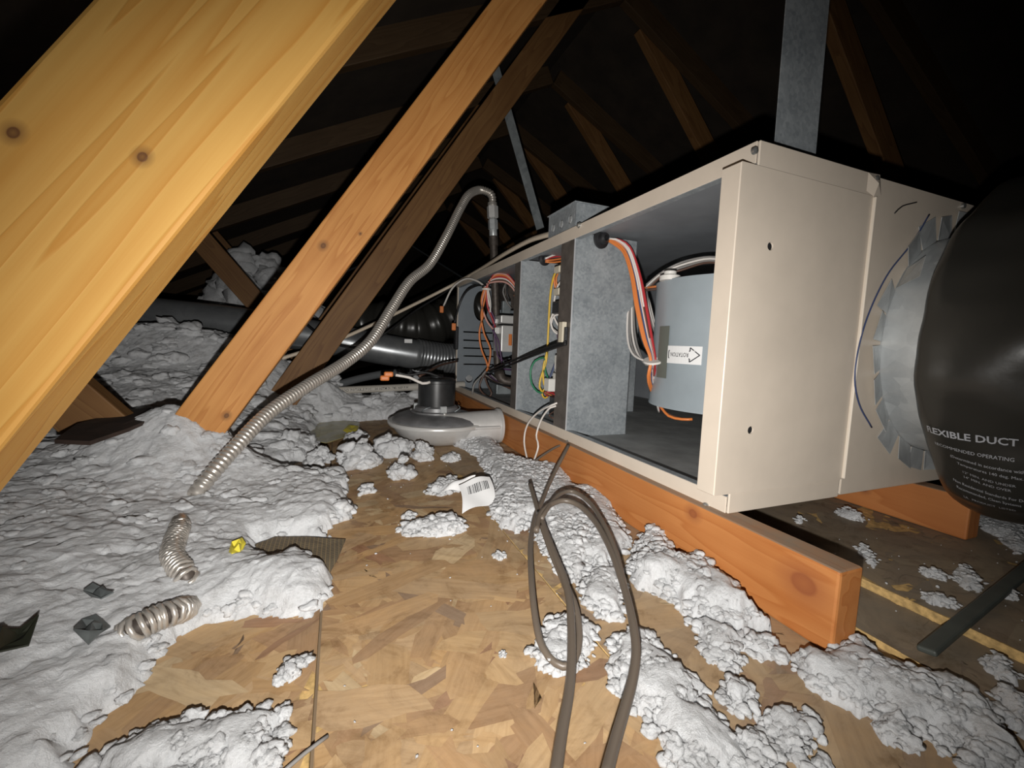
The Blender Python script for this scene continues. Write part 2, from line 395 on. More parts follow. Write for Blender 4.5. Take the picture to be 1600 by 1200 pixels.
# ---- floor: subfloor plus oriented-strand panels made of real strands
m_sub = M('subfloor', (0.20, 0.14, 0.085), 0.9, var=0.2, vscale=6)
floor = box('floor', (XL, -2.5, -0.05), (XR, 6.6, -0.012), m_sub, bev=0); tag(floor, kind='structure')
def osb_mat(name, dust):
    m, nt, b = nmat(name); L = nt.links.new
    at_ = node(nt, 'ShaderNodeAttribute', attribute_name='Col')
    uv = node(nt, 'ShaderNodeUVMap'); mp = node(nt, 'ShaderNodeMapping'); mp.inputs['Scale'].default_value = (14, 190, 1); L(uv.outputs[0], mp.inputs[0])
    n = node(nt, 'ShaderNodeTexNoise', Scale=1.0, Detail=4.0, Roughness=0.65); L(mp.outputs[0], n.inputs['Vector'])
    r = ramp(nt, n.outputs['Fac'], [(0.25, (0.78, 0.74, 0.68)), (0.6, (1, 1, 1))])
    mx = node(nt, 'ShaderNodeMixRGB', blend_type='MULTIPLY'); mx.inputs[0].default_value = 1; L(at_.outputs['Color'], mx.inputs[1]); L(r.outputs[0], mx.inputs[2])
    tc = nt.nodes.new('ShaderNodeTexCoord'); nd = node(nt, 'ShaderNodeTexNoise', Scale=7.0, Detail=7.0, Roughness=0.7); L(tc.outputs['Object'], nd.inputs['Vector'])
    rd = ramp(nt, nd.outputs['Fac'], [(0.36, (dust[1],)*3), (0.72, (dust[2],)*3)])
    k = node(nt, 'ShaderNodeMixRGB'); L(rd.outputs[0], k.inputs[0]); L(mx.outputs[0], k.inputs[1]); k.inputs[2].default_value = (*dust[0], 1)
    n2 = node(nt, 'ShaderNodeTexNoise', Scale=16.0, Detail=8.0, Roughness=0.72); n2.inputs['Distortion'].default_value = 1.2; L(tc.outputs['Object'], n2.inputs['Vector'])
    r2 = ramp(nt, n2.outputs['Fac'], [(0.30, (0.56, 0.50, 0.43)), (0.48, (0.92, 0.9, 0.88)), (0.7, (1.08, 1.05, 1.0))])
    k2 = node(nt, 'ShaderNodeMixRGB', blend_type='MULTIPLY'); k2.inputs[0].default_value = 1; L(k.outputs[0], k2.inputs[1]); L(r2.outputs[0], k2.inputs[2]); k = k2
    L(k.outputs[0], b.inputs['Base Color']); b.inputs['Roughness'].default_value = 0.6; b.inputs['Specular IOR Level'].default_value = 0.3
    add_bump(nt, b, n.outputs['Fac'], 0.3, 0.0006)
    return m
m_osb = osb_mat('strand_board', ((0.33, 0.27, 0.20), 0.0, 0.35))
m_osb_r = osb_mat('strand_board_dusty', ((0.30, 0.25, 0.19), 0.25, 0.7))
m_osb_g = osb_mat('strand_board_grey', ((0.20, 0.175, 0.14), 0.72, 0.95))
m_osbedge = M('strand_board_edge', (0.50, 0.33, 0.13), 0.8, var=0.35, vscale=120)
PAL = [(0.498, 0.325, 0.165), (0.477, 0.302, 0.145), (0.445, 0.285, 0.145), (0.519, 0.353, 0.191), (0.413, 0.257, 0.132), (0.488, 0.331, 0.185), (0.382, 0.234, 0.125), (0.509, 0.342, 0.178)]
def panel(name, x0, x1, y0, y1, ztop, mat, seed, dens, ymax, thick=0.011, zone=None):
    box_o = box(name, (x0, y0, ztop-thick), (x1, y1, ztop-0.0016), m_osbedge, floor, bev=0.0006)
    rnd = random.Random(seed); V = []; F = []; C = []; U = []
    zx0, zx1, zy0, zy1 = zone or (x0, x1, y0, ymax)
    n = int((zx1-zx0)*(zy1-zy0)*dens)
    for i in range(n):
        L = math.exp(rnd.uniform(math.log(.028), math.log(.17))); wd = L*rnd.uniform(.14, .5); wd = min(wd, .042); q = rnd.random(); wd *= .45 if q < .075 else 1
        cx = rnd.uniform(zx0, zx1); cy = rnd.uniform(zy0, zy1)
        an = rnd.gauss(0.25, .85) if rnd.random() < .75 else rnd.uniform(0, math.pi)
        ca, sa = math.cos(an), math.sin(an)
        k = rnd.randint(4, 7); pts = []; bow = rnd.gauss(0, .05)*L; tpr = rnd.uniform(-.3, .3); sk = rnd.uniform(-.5, .5)*wd
        # ragged ends, slightly wavy sides
        for sg in (-1, 1):
            for j in range(k+1):
                t = (-1+2*j/k)*(1 if sg < 0 else -1); pts.append((t*L/2+rnd.gauss(0, .004)+sk*sg*.5, sg*wd/2*(1+tpr*t)*(1-.18*t*t)+bow*(1-t*t)+rnd.gauss(0, .0022)))
            pts.append((-sg*L/2+rnd.uniform(-.014, .014), rnd.uniform(-.25, .25)*wd))
        z = ztop-.0015+.0014*(i+1)/n
        tx, ty = rnd.gauss(0, .004), rnd.gauss(0, .004)
        b0 = len(V); ok = True; W_ = []
        for p in pts:
            X = min(max(cx+p[0]*ca-p[1]*sa, x0), x1); Y = min(max(cy+p[0]*sa+p[1]*ca, y0), y1)
            W_.append((X, Y, z+p[0]*tx*.1+p[1]*ty*.1))
        V += W_; F.append(tuple(range(b0, b0+len(pts))))
        c = rnd.choice(PAL); g = rnd.uniform(.86, 1.08)
        if q < .035: c = (0.33, 0.185, 0.105)
        elif q < .075: c = (0.28, 0.185, 0.12)
        elif q < .12: c = (0.60, 0.45, 0.27)
        C += [(c[0]*g, c[1]*g, c[2]*g, 1)]*len(pts)
        U += [(p[0]+i*.37, p[1]+i*.11) for p in pts]
    ob = mk('wood_strands', V, F, mat, box_o)
    me = ob.data
    ca_ = me.color_attributes.new('Col', 'FLOAT_COLOR', 'CORNER'); uvl = me.uv_layers.new(name='UVMap')
    li = np.zeros(len(me.loops), np.int32); me.loops.foreach_get('vertex_index', li)
    ca_.data.foreach_set('color', np.array(C, np.float32)[li].ravel()); uvl.data.foreach_set('uv', np.array(U, np.float32)[li].ravel())
    ob['kind'] = 'stuff'
    return box_o
panel('floor_panel', -1.75, -0.4985, -0.9, 1.54, -0.001, m_osb, 1, 3000, 1.5, zone=(-1.0, -.4985, -.35, 1.0))
panel('floor_panel', -0.4955, -0.2325, -0.9, 1.54, 0.0, m_osb, 2, 4200, 1.5, zone=(-.4955, -.2325, -.45, 1.5))
panel('floor_panel', -0.2300, 0.0478, -0.9, 1.54, 0.0, m_osb_r, 3, 3600, 1.5, zone=(-.23, .0478, -.45, 1.5))
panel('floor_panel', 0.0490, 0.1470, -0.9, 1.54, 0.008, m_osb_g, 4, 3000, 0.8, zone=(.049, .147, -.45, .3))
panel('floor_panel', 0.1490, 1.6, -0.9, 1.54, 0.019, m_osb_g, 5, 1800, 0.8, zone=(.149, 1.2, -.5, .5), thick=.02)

# ================================================================== ROOF TRUSSES
P_PALE, P_DARK = (0.62, 0.375, 0.13), (0.49, 0.255, 0.07)
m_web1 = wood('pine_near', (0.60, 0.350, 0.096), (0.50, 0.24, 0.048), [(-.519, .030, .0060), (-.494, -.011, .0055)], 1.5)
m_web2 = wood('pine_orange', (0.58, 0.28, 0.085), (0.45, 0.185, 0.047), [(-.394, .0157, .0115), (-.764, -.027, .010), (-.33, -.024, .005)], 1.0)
m_webd = wood('pine_dim', (0.22, 0.115, 0.042), (0.15, 0.07, 0.025), [], .8)  # pine darkened in colour to stand for the flash fading with distance
m_chord = wood('pine_chord', (0.085, 0.052, 0.026), (0.06, 0.035, 0.016), [], .8)  # chord colour lowered further, painting in the weak light up there
LAB = {0: 'nearest roof truss, its pale knotty web crossing the upper left corner',
       1: 'second roof truss, orange-brown web with a round knot standing in the insulation',
       2: 'third roof truss, shaded web close behind the orange-brown one',
       3: 'fourth roof truss, dim web just visible beyond the third',
       }
LAB[4] = 'fifth roof truss, its faint right-hand web falling behind the small junction box'
LAB[5] = 'sixth roof truss, its fainter right-hand web beside the thin slanting strap'
for _k in range(6, 8): LAB[_k] = 'hardly visible roof truss deepest in the dark of the attic'
dv = np.array([.5515, 0, .834])
for i, y in enumerate(TY):
    mid = y+.019
    t = thing('roof_truss', (-.75, mid, 0), LAB[i], 'roof truss', 'row of roof trusses')
    x04 = {0: -.578, 1: -.541, 2: -.447, 3: -.50}.get(i, -.50)
    c = np.array([x04, mid, .4])
    wdt = .089
    if i == 0: c = np.array([-.572, mid, .409]); wdt = .083
    elif i == 1: wdt = .0855
    if i == 0:
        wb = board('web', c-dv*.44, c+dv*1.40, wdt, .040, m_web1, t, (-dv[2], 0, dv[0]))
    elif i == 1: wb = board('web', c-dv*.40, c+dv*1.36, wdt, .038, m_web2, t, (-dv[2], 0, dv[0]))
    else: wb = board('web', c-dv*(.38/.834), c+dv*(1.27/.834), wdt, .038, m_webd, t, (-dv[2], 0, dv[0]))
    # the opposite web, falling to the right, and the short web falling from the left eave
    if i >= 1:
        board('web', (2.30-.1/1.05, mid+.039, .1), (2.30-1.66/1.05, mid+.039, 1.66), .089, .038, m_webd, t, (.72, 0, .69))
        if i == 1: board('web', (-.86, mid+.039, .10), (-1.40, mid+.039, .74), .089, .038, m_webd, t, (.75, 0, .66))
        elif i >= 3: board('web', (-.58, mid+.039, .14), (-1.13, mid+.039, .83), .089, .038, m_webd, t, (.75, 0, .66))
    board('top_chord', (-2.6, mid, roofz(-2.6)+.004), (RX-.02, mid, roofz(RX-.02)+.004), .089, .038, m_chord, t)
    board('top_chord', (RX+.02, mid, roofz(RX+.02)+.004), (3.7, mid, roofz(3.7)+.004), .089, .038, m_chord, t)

# ================================================================== SLEEPERS UNDER THE FURNACE
ZB = .089; H = .4735; ZT = ZB+H; FL = 1.455; FW = .72
m_sl = wood('fir_orange', (0.54, 0.225, 0.072), (0.44, 0.155, 0.042), [(-.892, .014, .030), (-.735, .030, .016)], .7, dust=(0.26, 0.22, 0.17), knotc=(0.27, 0.085, 0.03))
m_sl2 = wood('fir_orange_back', (0.50, 0.20, 0.065), (0.40, 0.14, 0.04), [(-.74, .0, .012)], .45, dust=(0.26, 0.22, 0.17), knotc=(0.2, 0.07, 0.03))
s1 = board('sleeper_board', (.0025, -.152, ZB/2), (.0025, 1.70, ZB/2), ZB, .038, m_sl, None, bev=.003)
tag(s1, 'long orange-brown board on edge under the open front of the furnace', 'lumber', 'boards under the furnace')
s2 = board('sleeper_board', (.458, -.072, (.0195+ZB)/2), (.458, 1.70, (.0195+ZB)/2), ZB-.0195, .036, m_sl2, None, bev=.003)
tag(s2, 'short visible end of a board under the black duct, behind the furnace', 'lumber', 'boards under the furnace')

# ================================================================== FURNACE CABINET
fu = thing('furnace', (.36, .72, ZB), 'cream steel furnace lying on its side with its front open and wiring showing', 'furnace')
t = .0015
box('top_panel', (0.0, .001, ZT-t), (FW, FL, ZT), m_cream, fu, .0006)
box('top_liner', (.002, .004, ZT-.006), (FW-.004, FL-.004, ZT-.0021), m_liner, fu, 0)
box('bottom_panel', (0.0, .001, ZB), (FW, FL, ZB+t), m_cream, fu, .0006)
box('bottom_liner', (.002, .004, ZB+.0021), (FW-.004, FL-.004, ZB+.006), m_dustliner, fu, 0)
box('back_panel', (FW-.004, .001, ZB+t), (FW, FL, ZT-t), m_liner, fu, .0006)
# front rails with their returns
def rail(name, z0, z1, inner):
    box(name, (-.0012, .0, z0), (.0012, FL+.002, z1), m_cream, fu, .0004)
    box(name+'_return', (.0, .002, inner-.0008), (.014, FL, inner+.0008), m_galv, fu, .0003)
rail('top_rail', ZT-.026, ZT+.0003, ZT-.0255)
rail('bottom_rail', ZB-.0003, ZB+.022, ZB+.0215)
# near end: lips of the top and bottom skins, two pan panels with a seam between them
box('top_lip', (.0, -.004, ZT-.031), (.229, -.0005, ZT+.0002), m_cream, fu, .001)
box('bottom_lip', (.0, -.004, ZB), (.2265, -.0005, ZB+.028), m_cream, fu, .001)
ep = plate('end_panel', [(-.0300, ZB+.0285), (.2265, ZB+.0285), (.2265, ZT-.0315), (-.0300, ZT-.0315)],
           [circ(.021+.009, .4385, .0052), circ(.0135+.011, .2015, .0052)], lambda u, v, d: (u, -.0065+d, v), .0022, m_cream, fu)
box('hole_shade', (.018, .002, .430), (.044, .004, .447), m_dark, ep, 0); box('hole_shade', (.012, .002, .193), (.038, .004, .210), m_dark, ep, 0)  # near-black plates added behind the holes to paint their shade
box('end_panel_fold', (-.0312, -.0062, ZB+.0285), (-.0292, .0225, ZT-.0315), m_cream, ep, .0009)
box('end_panel_return', (-.0302, .0208, ZB+.0287), (.0, .0225, ZT-.0317), m_cream, ep, .0006)
box('seam_bead', (.2262, -.0105, ZB+.030), (.2298, -.002, ZT-.033), M('cream_bright', (.70, .62, .52), .4), fu, .0012, seg=2)
ep2 = plate('return_panel', [(.2300, .0935), (FW+.004, .0935), (FW+.004, ZT-.004), (.2320, ZT-.004)], [circ(.464, .3244, .178, n=48)], lambda u, v, d: (u, -.0048+d, v), .003, m_cream, fu)
# bent corner of the skin where the two panels meet
V = [(.213, -.0045, ZT-.001), (.240, -.0045, ZT+.0005), (.238, -.0095, ZT-.030), (.222, -.0095, ZT-.034), (.213, -.0045, ZT-.026), (.226, -.0120, ZT-.016)]
mk('bent_corner', V, [(0, 1, 5), (1, 2, 5), (2, 3, 5), (3, 4, 5), (4, 0, 5)], m_cream, fu)
box('far_end_panel', (.0, FL-.004, ZB+.0015), (FW, FL, ZT-.0015), m_endwall, fu, .0006) if False else None
# vestibule wall at the far end, with its louvre slots and openings
EY = 1.4455
def ew(px, py): q = at(px, py, Y=EY); return (q[0], q[2])
def slot(px0, px1, py, h=.006):
    a = ew(px0, py); b = ew(px1, py); zz = a[1]; return [(a[0], zz-h/2), (b[0], zz-h/2), (b[0], zz+h/2), (a[0], zz+h/2)]
hc = ew(752, 480)
holes = [circ(hc[0]-.002, hc[1]+.005, .034, .066, 28), circ(*ew(733, 592), .017, n=18)]
holes += [slot(724, 771, 400+y/5) for y in (592, 657, 718, 780, 845)]
# flatten the right side of the big opening behind the pipe
vw = plate('vestibule_wall', [(.003, ZB+.006), (FW-.01, ZB+.006), (FW-.01, ZT-.006), (.003, ZT-.006)], holes, lambda u, v, d: (u, EY+d, v), .002, m_endwall, fu)
box('end_flange', (-.001, EY-.012, ZB+.004), (.003, EY+.004, ZT-.004), m_cream, fu, .0006)
q = at(708, 530, X=-.004)
box('snap_bushing', (-.014, EY-.03, q[2]-.045), (.003, EY-.004, q[2]+.055), m_black, fu, .004)
# partition 1 (between burner vestibule and control space) and partition 2 (front of blower space)
def partition(name, y, x1, depth, zt, zb):
    p = box(name, (.002, y, zb), (x1, y+.0016, zt), m_galv, fu, .0005)
    box('partition_return', (.0005, y+.001, zb), (.0025, y+depth, zt), m_brownsteel, p, .0004)
    box('bright_edge', (-.0006, y-.0012, zb), (.0026, y+.0018, zt), m_edge, p, .0006)
    return p
p1 = partition('control_partition', .740, .42, .045, ZT-.022, ZB+.006)
p2 = partition('blower_partition', .440, .166, .062, ZT-.012, ZB-.004+.008)
box('far_flange', (.164, .440, ZB+.008), (.1665, .452, ZT-.012), m_galv, p2, .0006)
q = at(978, 690, Y=.44); 
# grommets where the looms pass through
def grommet(px, py, y, r):
    q = at(px, py, Y=y)
    lathe('grommet', [(r*.35, .0), (r, .0), (r, .004), (r*.62, .007), (r*.55, .016), (r*.3, .019), (r*.28, .0)], m_black, fu, q+np.array([0, -.001, 0]), (0.15, -1, 0), 24)
    return q+np.array([0, -.016, 0])
g1 = grommet(938, 374, .440, .021); g2 = grommet(850, 405, .740, .019)
# screws on the rails
for (px, py) in ((905, 352), (887, 692), (1103, 792)):
    q = at(px, py, X=-.002); lathe('screw', [(.0, -.001), (.0062, -.001), (.0062, .001), (.0042, .0016), (.0042, .0045), (.003, .0052), (0, .0052)], m_screw, fu, q, (-1, 0, 0), 12)
for (px, py) in ((1178, 236), (1368, 280), (1504, 322)):
    q = at(px, py, Y=-.006); lathe('screw', [(.0, -.001), (.0042, -.001), (.0042, .003), (0, .004)], m_screw, fu, q, (0, -1, 0), 10)
# blower scroll housing
dc = np.array([.275, .262, 0]); dr = .150
drum = lathe('blower_housing', [(dr-.012, .186), (dr, .186), (dr, .190), (dr-.0015, .192), (dr-.0015, .436), (dr, .438), (dr, .4415), (dr-.010, .4415), (dr-.012, .4385), (.0, .4385)], m_drum, fu, (dc[0], dc[1], 0), (0, 0, 1), 64)
lathe('inlet_ring', [(.07, .186), (.085, .178), (.10, .186), (.135, .187)], m_galv, drum, (dc[0], dc[1], 0), (0, 0, 1), 40)
box('blower_outlet', (.30, .30, .17), (.52, .42, .45), m_drum, drum, .002)
lathe('motor_cap', [(.02, .44), (.02, .449), (.012, .452), (.012, .458), (0, .459)], m_white, drum, at(1052, 438, Z=.4395)+np.array([.0, .01, -.4395]), (0, 0, 1), 14)
def on_drum(px, py):
    d = _f*FPX+_r*(px-800)-_u*(py-600); a = d[:2]; o = CAM[:2]-dc[:2]; R_ = dr+.0006
    A = a@a; B = 2*a@o; Cc = o@o-R_*R_; tt = (-B-math.sqrt(max(0, B*B-4*A*Cc)))/(2*A); p = CAM+d*tt
    return math.atan2(p[1]-dc[1], p[0]-dc[0]) % (2*math.pi), p[2]
def drum_patch(name, px0, px1, py0, py1, mat, off, parent):
    a0, z0 = on_drum(px0, py0); a1, _ = on_drum(px1, py0); _, z1 = on_drum(px0, py1); V = []; F = []; n = 10
    for rr in (dr+off, dr+off-.0006):
        for i in range(n+1):
            a = a0+(a1-a0)*i/n
            for z in (z0, z1): V.append((dc[0]+rr*math.cos(a), dc[1]+rr*math.sin(a), z))
    for i in range(n): F.append((2*i, 2*i+1, 2*i+3, 2*i+2)); b = 2*(n+1); F.append((b+2*i+2, b+2*i+3, b+2*i+1, b+2*i))
    return mk(name, V, F, mat, parent), a0, a1, z0, z1
drum_patch('foam_tape', 1031, 1046, 510, 590, M('olive_foam', (.13, .14, .12), .8), .0004, drum)
lab, a0, a1, z0, z1 = drum_patch('rotation_label', 1044, 1098, 540, 567, m_paper, .0008, drum)
# arrow outline and upside-down lettering on the label
def lab_map(u, v, off=.0011):     # u 0..1 left to right as seen, v 0..1 bottom to top
    a = a0+(a1-a0)*u; z = z1+(z0-z1)*v; return (dc[0]+(dr+off)*math.cos(a), dc[1]+(dr+off)*math.sin(a), z)
ar = [(.05, .30), (.70, .30), (.70, .12), (.95, .52), (.70, .92), (.70, .72), (.05, .72)]
V = []; F = []
for i in range(len(ar)):
    p = np.array(ar[i]); q = np.array(ar[(i+1) % len(ar)]); d = (q-p)/np.linalg.norm(q-p); n = np.array([-d[1]*.015, d[0]*.030])
    b = len(V); V += [lab_map(*(p-n)), lab_map(*(q-n)), lab_map(*(q+n)), lab_map(*(p+n))]; F.append((b, b+1, b+2, b+3))
mk('arrow_outline', V, F, m_ink, lab)
tv, tf = text_mesh('ROTATION', 1.0, 2, .01); tv[:, :2] -= (tv[:, :2].min(0)+tv[:, :2].max(0))/2; tw = np.ptp(tv[:, 0]); th = np.ptp(tv[:, 1])
mk('lettering', [lab_map(.39-x/tw*.54, .51-y/th*.24) for x, y, _ in tv], tf, m_ink, lab)

# ---- control board behind the blower partition
cb = box('control_board', (.012, .506, .16), (.15, .509, .50), M('board_green', (.04, .07, .05), .5), fu, .0005)
rnd = random.Random(5)
def cpart(name, px0, py0, px1, py1, y, dep, mat, bev=.002):
    a = at(px0, py0, Y=y); b = at(px1, py1, Y=y); box(name, (min(a[0], b[0]), y, min(a[2], b[2])), (max(a[0], b[0]), y+dep, max(a[2], b[2])), mat, cb, bev)
cpart('relay', 874, 414, 884, 426, .60, .03, m_cream_pl); cpart('relay', 873, 449, 882, 461, .60, .03, m_cream_pl)
cpart('terminal_block', 858, 592, 874, 612, .60, .03, m_white); cpart('fuse_holder', 872, 584, 880, 594, .59, .03, m_white)
cpart('relay', 874, 470, 884, 490, .58, .04, m_black); cpart('capacitor', 872, 555, 880, 578, .60, .02, m_white)
cpart('transformer', 872, 622, 884, 650, .58, .05, m_black)
a = at(879, 503, X=-.006); b = at(886, 535, X=-.006)
box('plug_connector', (-.012, a[1]-.012, b[2]), (-.001, a[1]+.006, a[2]), m_cream_pl, fu, .001)
a = at(884, 511, X=-.004); b = at(889, 540, X=-.004); box('plug_shell', (-.008, a[1]-.006, b[2]), (-.0005, a[1]+.012, a[2]), m_black, fu, .001)

# ---- gas valve and burner pieces in the vestibule
def vbox(name, px0, py0, px1, py1, y, dep, mat, par=fu, bev=.004):
    a = at(px0, py0, Y=y); b = at(px1, py1, Y=y)
    return box(name, (min(a[0], b[0]), y, min(a[2], b[2])), (max(a[0], b[0]), y+dep, max(a[2], b[2])), mat, par, bev, seg=2)
gv = vbox('gas_valve', 784, 508, 824, 551, 1.10, .09, m_alu)
vbox('valve_cap', 783, 492, 824, 507, 1.09, .09, m_alu, gv); vbox('valve_port', 774, 498, 784, 506, 1.13, .03, m_alu, gv, .002); vbox('valve_port', 774, 511, 784, 522, 1.13, .03, m_alu, gv, .002)
vbox('label_white', 800, 522, 814, 540, 1.0985, .001, m_paper, gv, 0); vbox('label_orange', 795, 522, 800, 540, 1.0985, .001, W['orange'], gv, 0)
tube('manifold_elbow', [at(780, 580, Y=1.18), at(783, 592, Y=1.17), at(795, 597, Y=1.16), at(818, 596, Y=1.15)], .021, m_iron, fu, 14)
vbox('burner_box', 790, 420, 836, 485, 1.30, .10, m_iron); vbox('burner_bracket', 776, 600, 830, 616, 1.22, .10, m_galv_dark)
vbox('ignition_module', 775, 407, 812, 440, 1.34, .06, m_black)
vbox('rollout_switch', 786, 470, 798, 490, 1.25, .02, m_galv_dark, fu, .002)

# ---- wires: one part each
def wire(pts, r, col, parent=fu, name='wire', step=.01):
    return tube(name, pts, r, W[col] if isinstance(col, str) else col, parent, 7, step)
def wp(l, **kw):   # list of (px, py) or (px, py, D)
    return [at(p[0], p[1], D=p[2]) if len(p) > 2 else at(p[0], p[1], **kw) for p in l]
# loom out of the blower partition down to the blower
cols = ['orange', 'orange', 'red', 'red', 'white', 'pink', 'blue', 'white', 'brown', 'orange']
offs = [(-7, 2), (-4, 0), (6, -4), (7, -1), (3, -3), (1, -1), (-1, 2), (0, -4), (3, 2), (-5, 4)]
for (c, (ox, oy)) in zip(cols, offs):
    s_ = ox*.9
    wire(wp([(948, 375, .965), (962+ox*.3, 378+oy, .955), (980+s_*.8, 392+oy-s_*.3, .94), (993+s_*1.1, 430+oy*.5, .925), (1002+s_*1.3, 480, .91), (1012+s_*1.1, 530, .895), (1020+s_*.6, 562, .885), (1018+s_*.8, 590-s_, .90), (1030, 640-oy, 1.0)]), .0028, c)
for k, (c, ox) in enumerate([('white', -4), ('grey', 0), ('white', 4), ('grey', 8)]):
    wire(wp([(985+ox*.5, 460, 1.02), (984+ox, 520, .99), (992+ox, 552, .95), (1010, 566+ox*.5, .90), (1024, 563+ox*.4, .885), (1030, 545, .93), (1015-ox*.4, 480, .99), (1010, 455-ox, 1.05)]), .0025, c)
for k in range(4): wire(wp([(1010, 445+k*3, .98), (1035, 425+k*2, .95), (1065, 410+k*4, .93), (1100, 402+k*3, .90), (1125, 402+k*3, .88)]), .0024, ['grey', 'white', 'grey', 'brown'][k])
wire(wp([(1005, 450, 1.0), (1022, 448, .95), (1036, 446, .93)]), .0026, 'orange'); wire(wp([(1005, 454, 1.0), (1022, 452, .95), (1036, 449, .93)]), .0026, 'brown')
wire(wp([(1030, 633, .90), (1045, 650, .87), (1065, 655, .85), (1082, 655, .84)]), .0028, 'orange'); wire(wp([(1027, 630, .91), (1042, 646, .88), (1060, 653, .86), (1078, 656, .85)]), .0026, 'brown')
lathe('cable_tie', [(.019, 0), (.0205, 0), (.0205, .004), (.019, .004)], m_white, fu, at(1021, 562, D=.885), (.3, .2, -1), 16)
# control space
Y6 = dict(Y=.66)
wire(wp([(877, 413), (866, 430), (860, 460), (857, 510), (855, 550), (852, 570), (845, 590), (843, 605), (848, 613)], **Y6), .0030, 'yellow')
wire(wp([(856, 545), (849, 575), (850, 600), (856, 608)], **Y6), .0030, 'yellow')
wire(wp([(850, 608), (847, 616), (851, 622), (857, 618), (856, 609), (850, 608)], **Y6), .0026, 'yellow')
wire(wp([(850, 558), (836, 564), (829, 580), (831, 600), (840, 612), (850, 614)], **Y6), .0028, 'green')
wire(wp([(851, 560), (852, 580), (860, 598), (873, 617)], **Y6), .0028, 'green')
wire(wp([(852, 407), (866, 406), (884, 403)], Y=.72), .0026, 'orange'); wire(wp([(852, 405), (868, 401), (886, 401)], Y=.715), .0026, 'red')
wire(wp([(852, 409), (866, 410), (884, 407)], Y=.71), .0026, 'orange'); wire(wp([(852, 404), (868, 398), (886, 398)], Y=.71), .0026, 'white')
wire(wp([(874, 418), (866, 430), (868, 450), (876, 463), (882, 466)], **Y6), .0028, 'orange')
wire(wp([(876, 420), (869, 434), (871, 448), (879, 460)], Y=.65), .0026, 'orange')
for k, l in enumerate([[(884, 432), (872, 446), (866, 470), (865, 492), (873, 510), (880, 514)], [(883, 467), (871, 476), (863, 492), (860, 503), (864, 514), (873, 521)],
                       [(882, 490), (867, 493), (861, 506), (866, 518), (874, 523)]]): wire(wp(l, Y=.64-.01*k), .0027, 'white')
wire(wp([(882, 482), (874, 490), (873, 502), (879, 510)], Y=.62), .0028, 'black'); wire(wp([(877, 515), (871, 522), (874, 532), (884, 530)], Y=.62), .0026, 'purple')
wire(wp([(876, 530), (870, 560), (860, 588), (856, 600)], **Y6), .0026, 'blue'); wire(wp([(874, 560), (868, 578), (867, 592)], **Y6), .0022, 'grey')
for k in range(5): wire(wp([(850+k, 612, ), (856+k*2, 619-k), (864+k*2, 612+k*2), (873, 617+k)], Y=.65-.006*k), .0022, ['red', 'brown', 'orange', 'brown', 'red'][k])
# white pair spilling over the bottom rail
wp1 = [at(876, 628, X=.01), at(862, 633, X=-.008), at(840, 645, X=-.014), at(824, 664, X=-.020), at(819, 690, X=-.024), at(825, 724, X=-.03)]
wp2 = [at(876, 634, X=.01), at(860, 637, X=-.008), at(846, 655, X=-.014), at(838, 680, X=-.020), at(841, 698, X=-.024), at(832, 726, X=-.03)]
wire(wp1, .0024, 'white'); wire(wp2, .0024, 'white'); wire(wp([(874, 640), (862, 645), (858, 650), (866, 654)], X=.01), .002, 'brown')
# two black leads from the burner to the plug
wire([at(755, 583, Y=1.22), at(780, 572, X=.012), at(812, 559, X=-.006), at(840, 549, X=-.008), at(884, 534, X=-.006)], .0033, 'black'); wire([at(765, 583, Y=1.22), at(785, 575, X=.010), at(812, 564, X=-.008), at(840, 553, X=-.010), at(884, 537, X=-.008)], .0033, 'black')
# vestibule harness
YV = dict(Y=1.10)
for k in range(7):
    c = ['red', 'pink', 'orange', 'red', 'white', 'brown', 'pink'][k]; o_ = (k-3)*2.0
    wire(wp([(759+k*.8, 450), (764-o_*.5, 440+o_*.6), (775, 433+o_*1.2), (790, 434+o_*1.2), (801, 444+o_), (807, 455+o_), (808-k*.6, 464)], **YV), .0034, c)
for k in range(4): wire(wp([(807+k, 452), (810-k*2, 462), (806+k, 470), (804+k*2, 479)], Y=1.09), .0036, 'orange')
wire(wp([(757, 449), (752, 470), (755, 490), (749, 520), (752, 545), (760, 565), (763, 577)], **YV), .0036, 'orange')
wire(wp([(760, 449), (757, 470), (752, 492), (756, 520), (766, 545), (764, 568), (760, 580)], **YV), .0036, 'orange')
wire(wp([(761, 452), (763, 470), (766, 482)], **YV), .0036, 'white'); wire(wp([(762, 450), (766, 470), (766, 488)], Y=1.09), .0030, 'white')
wire(wp([(758, 452), (753, 475), (760, 500), (771, 515)], **YV), .0036, 'pink'); wire(wp([(759, 452), (762, 480), (768, 495), (774, 512)], **YV), .0034, 'red')
wire(wp([(764, 480), (773, 500), (770, 512)], **YV), .0034, 'purple'); wire(wp([(770, 515), (779, 535), (783, 558), (786, 575), (800, 578)], Y=1.06), .0034, 'purple')
wire(wp([(772, 520), (776, 545), (781, 560), (806, 572)], Y=1.06), .003, 'purple'); wire(wp([(784, 566), (792, 562), (806, 566), (812, 572)], Y=1.05), .003, 'black')
wire(wp([(761, 577), (752, 588), (741, 600), (738, 616)], Y=1.12), .0038, 'grey'); wire(wp([(761, 578), (752, 594), (749, 606), (756, 616), (764, 620), (768, 614), (762, 602), (757, 588)], Y=1.12), .0036, 'brown')
for k in range(6): wire(wp([(752+k*3, 586), (762+k*5, 592+k*2), (778+k*5, 600+k), (800+k*3, 604+(k % 3)*5)], Y=1.12+.01*k), .0036, ['black', 'brown', 'grey', 'black', 'purple', 'grey'][k])
wire(wp([(790, 443), (786, 456), (792, 472), (799, 482)], Y=1.2), .0034, 'grey'); wire(wp([(794, 443), (792, 458), (797, 470)], Y=1.2), .0034, 'black')
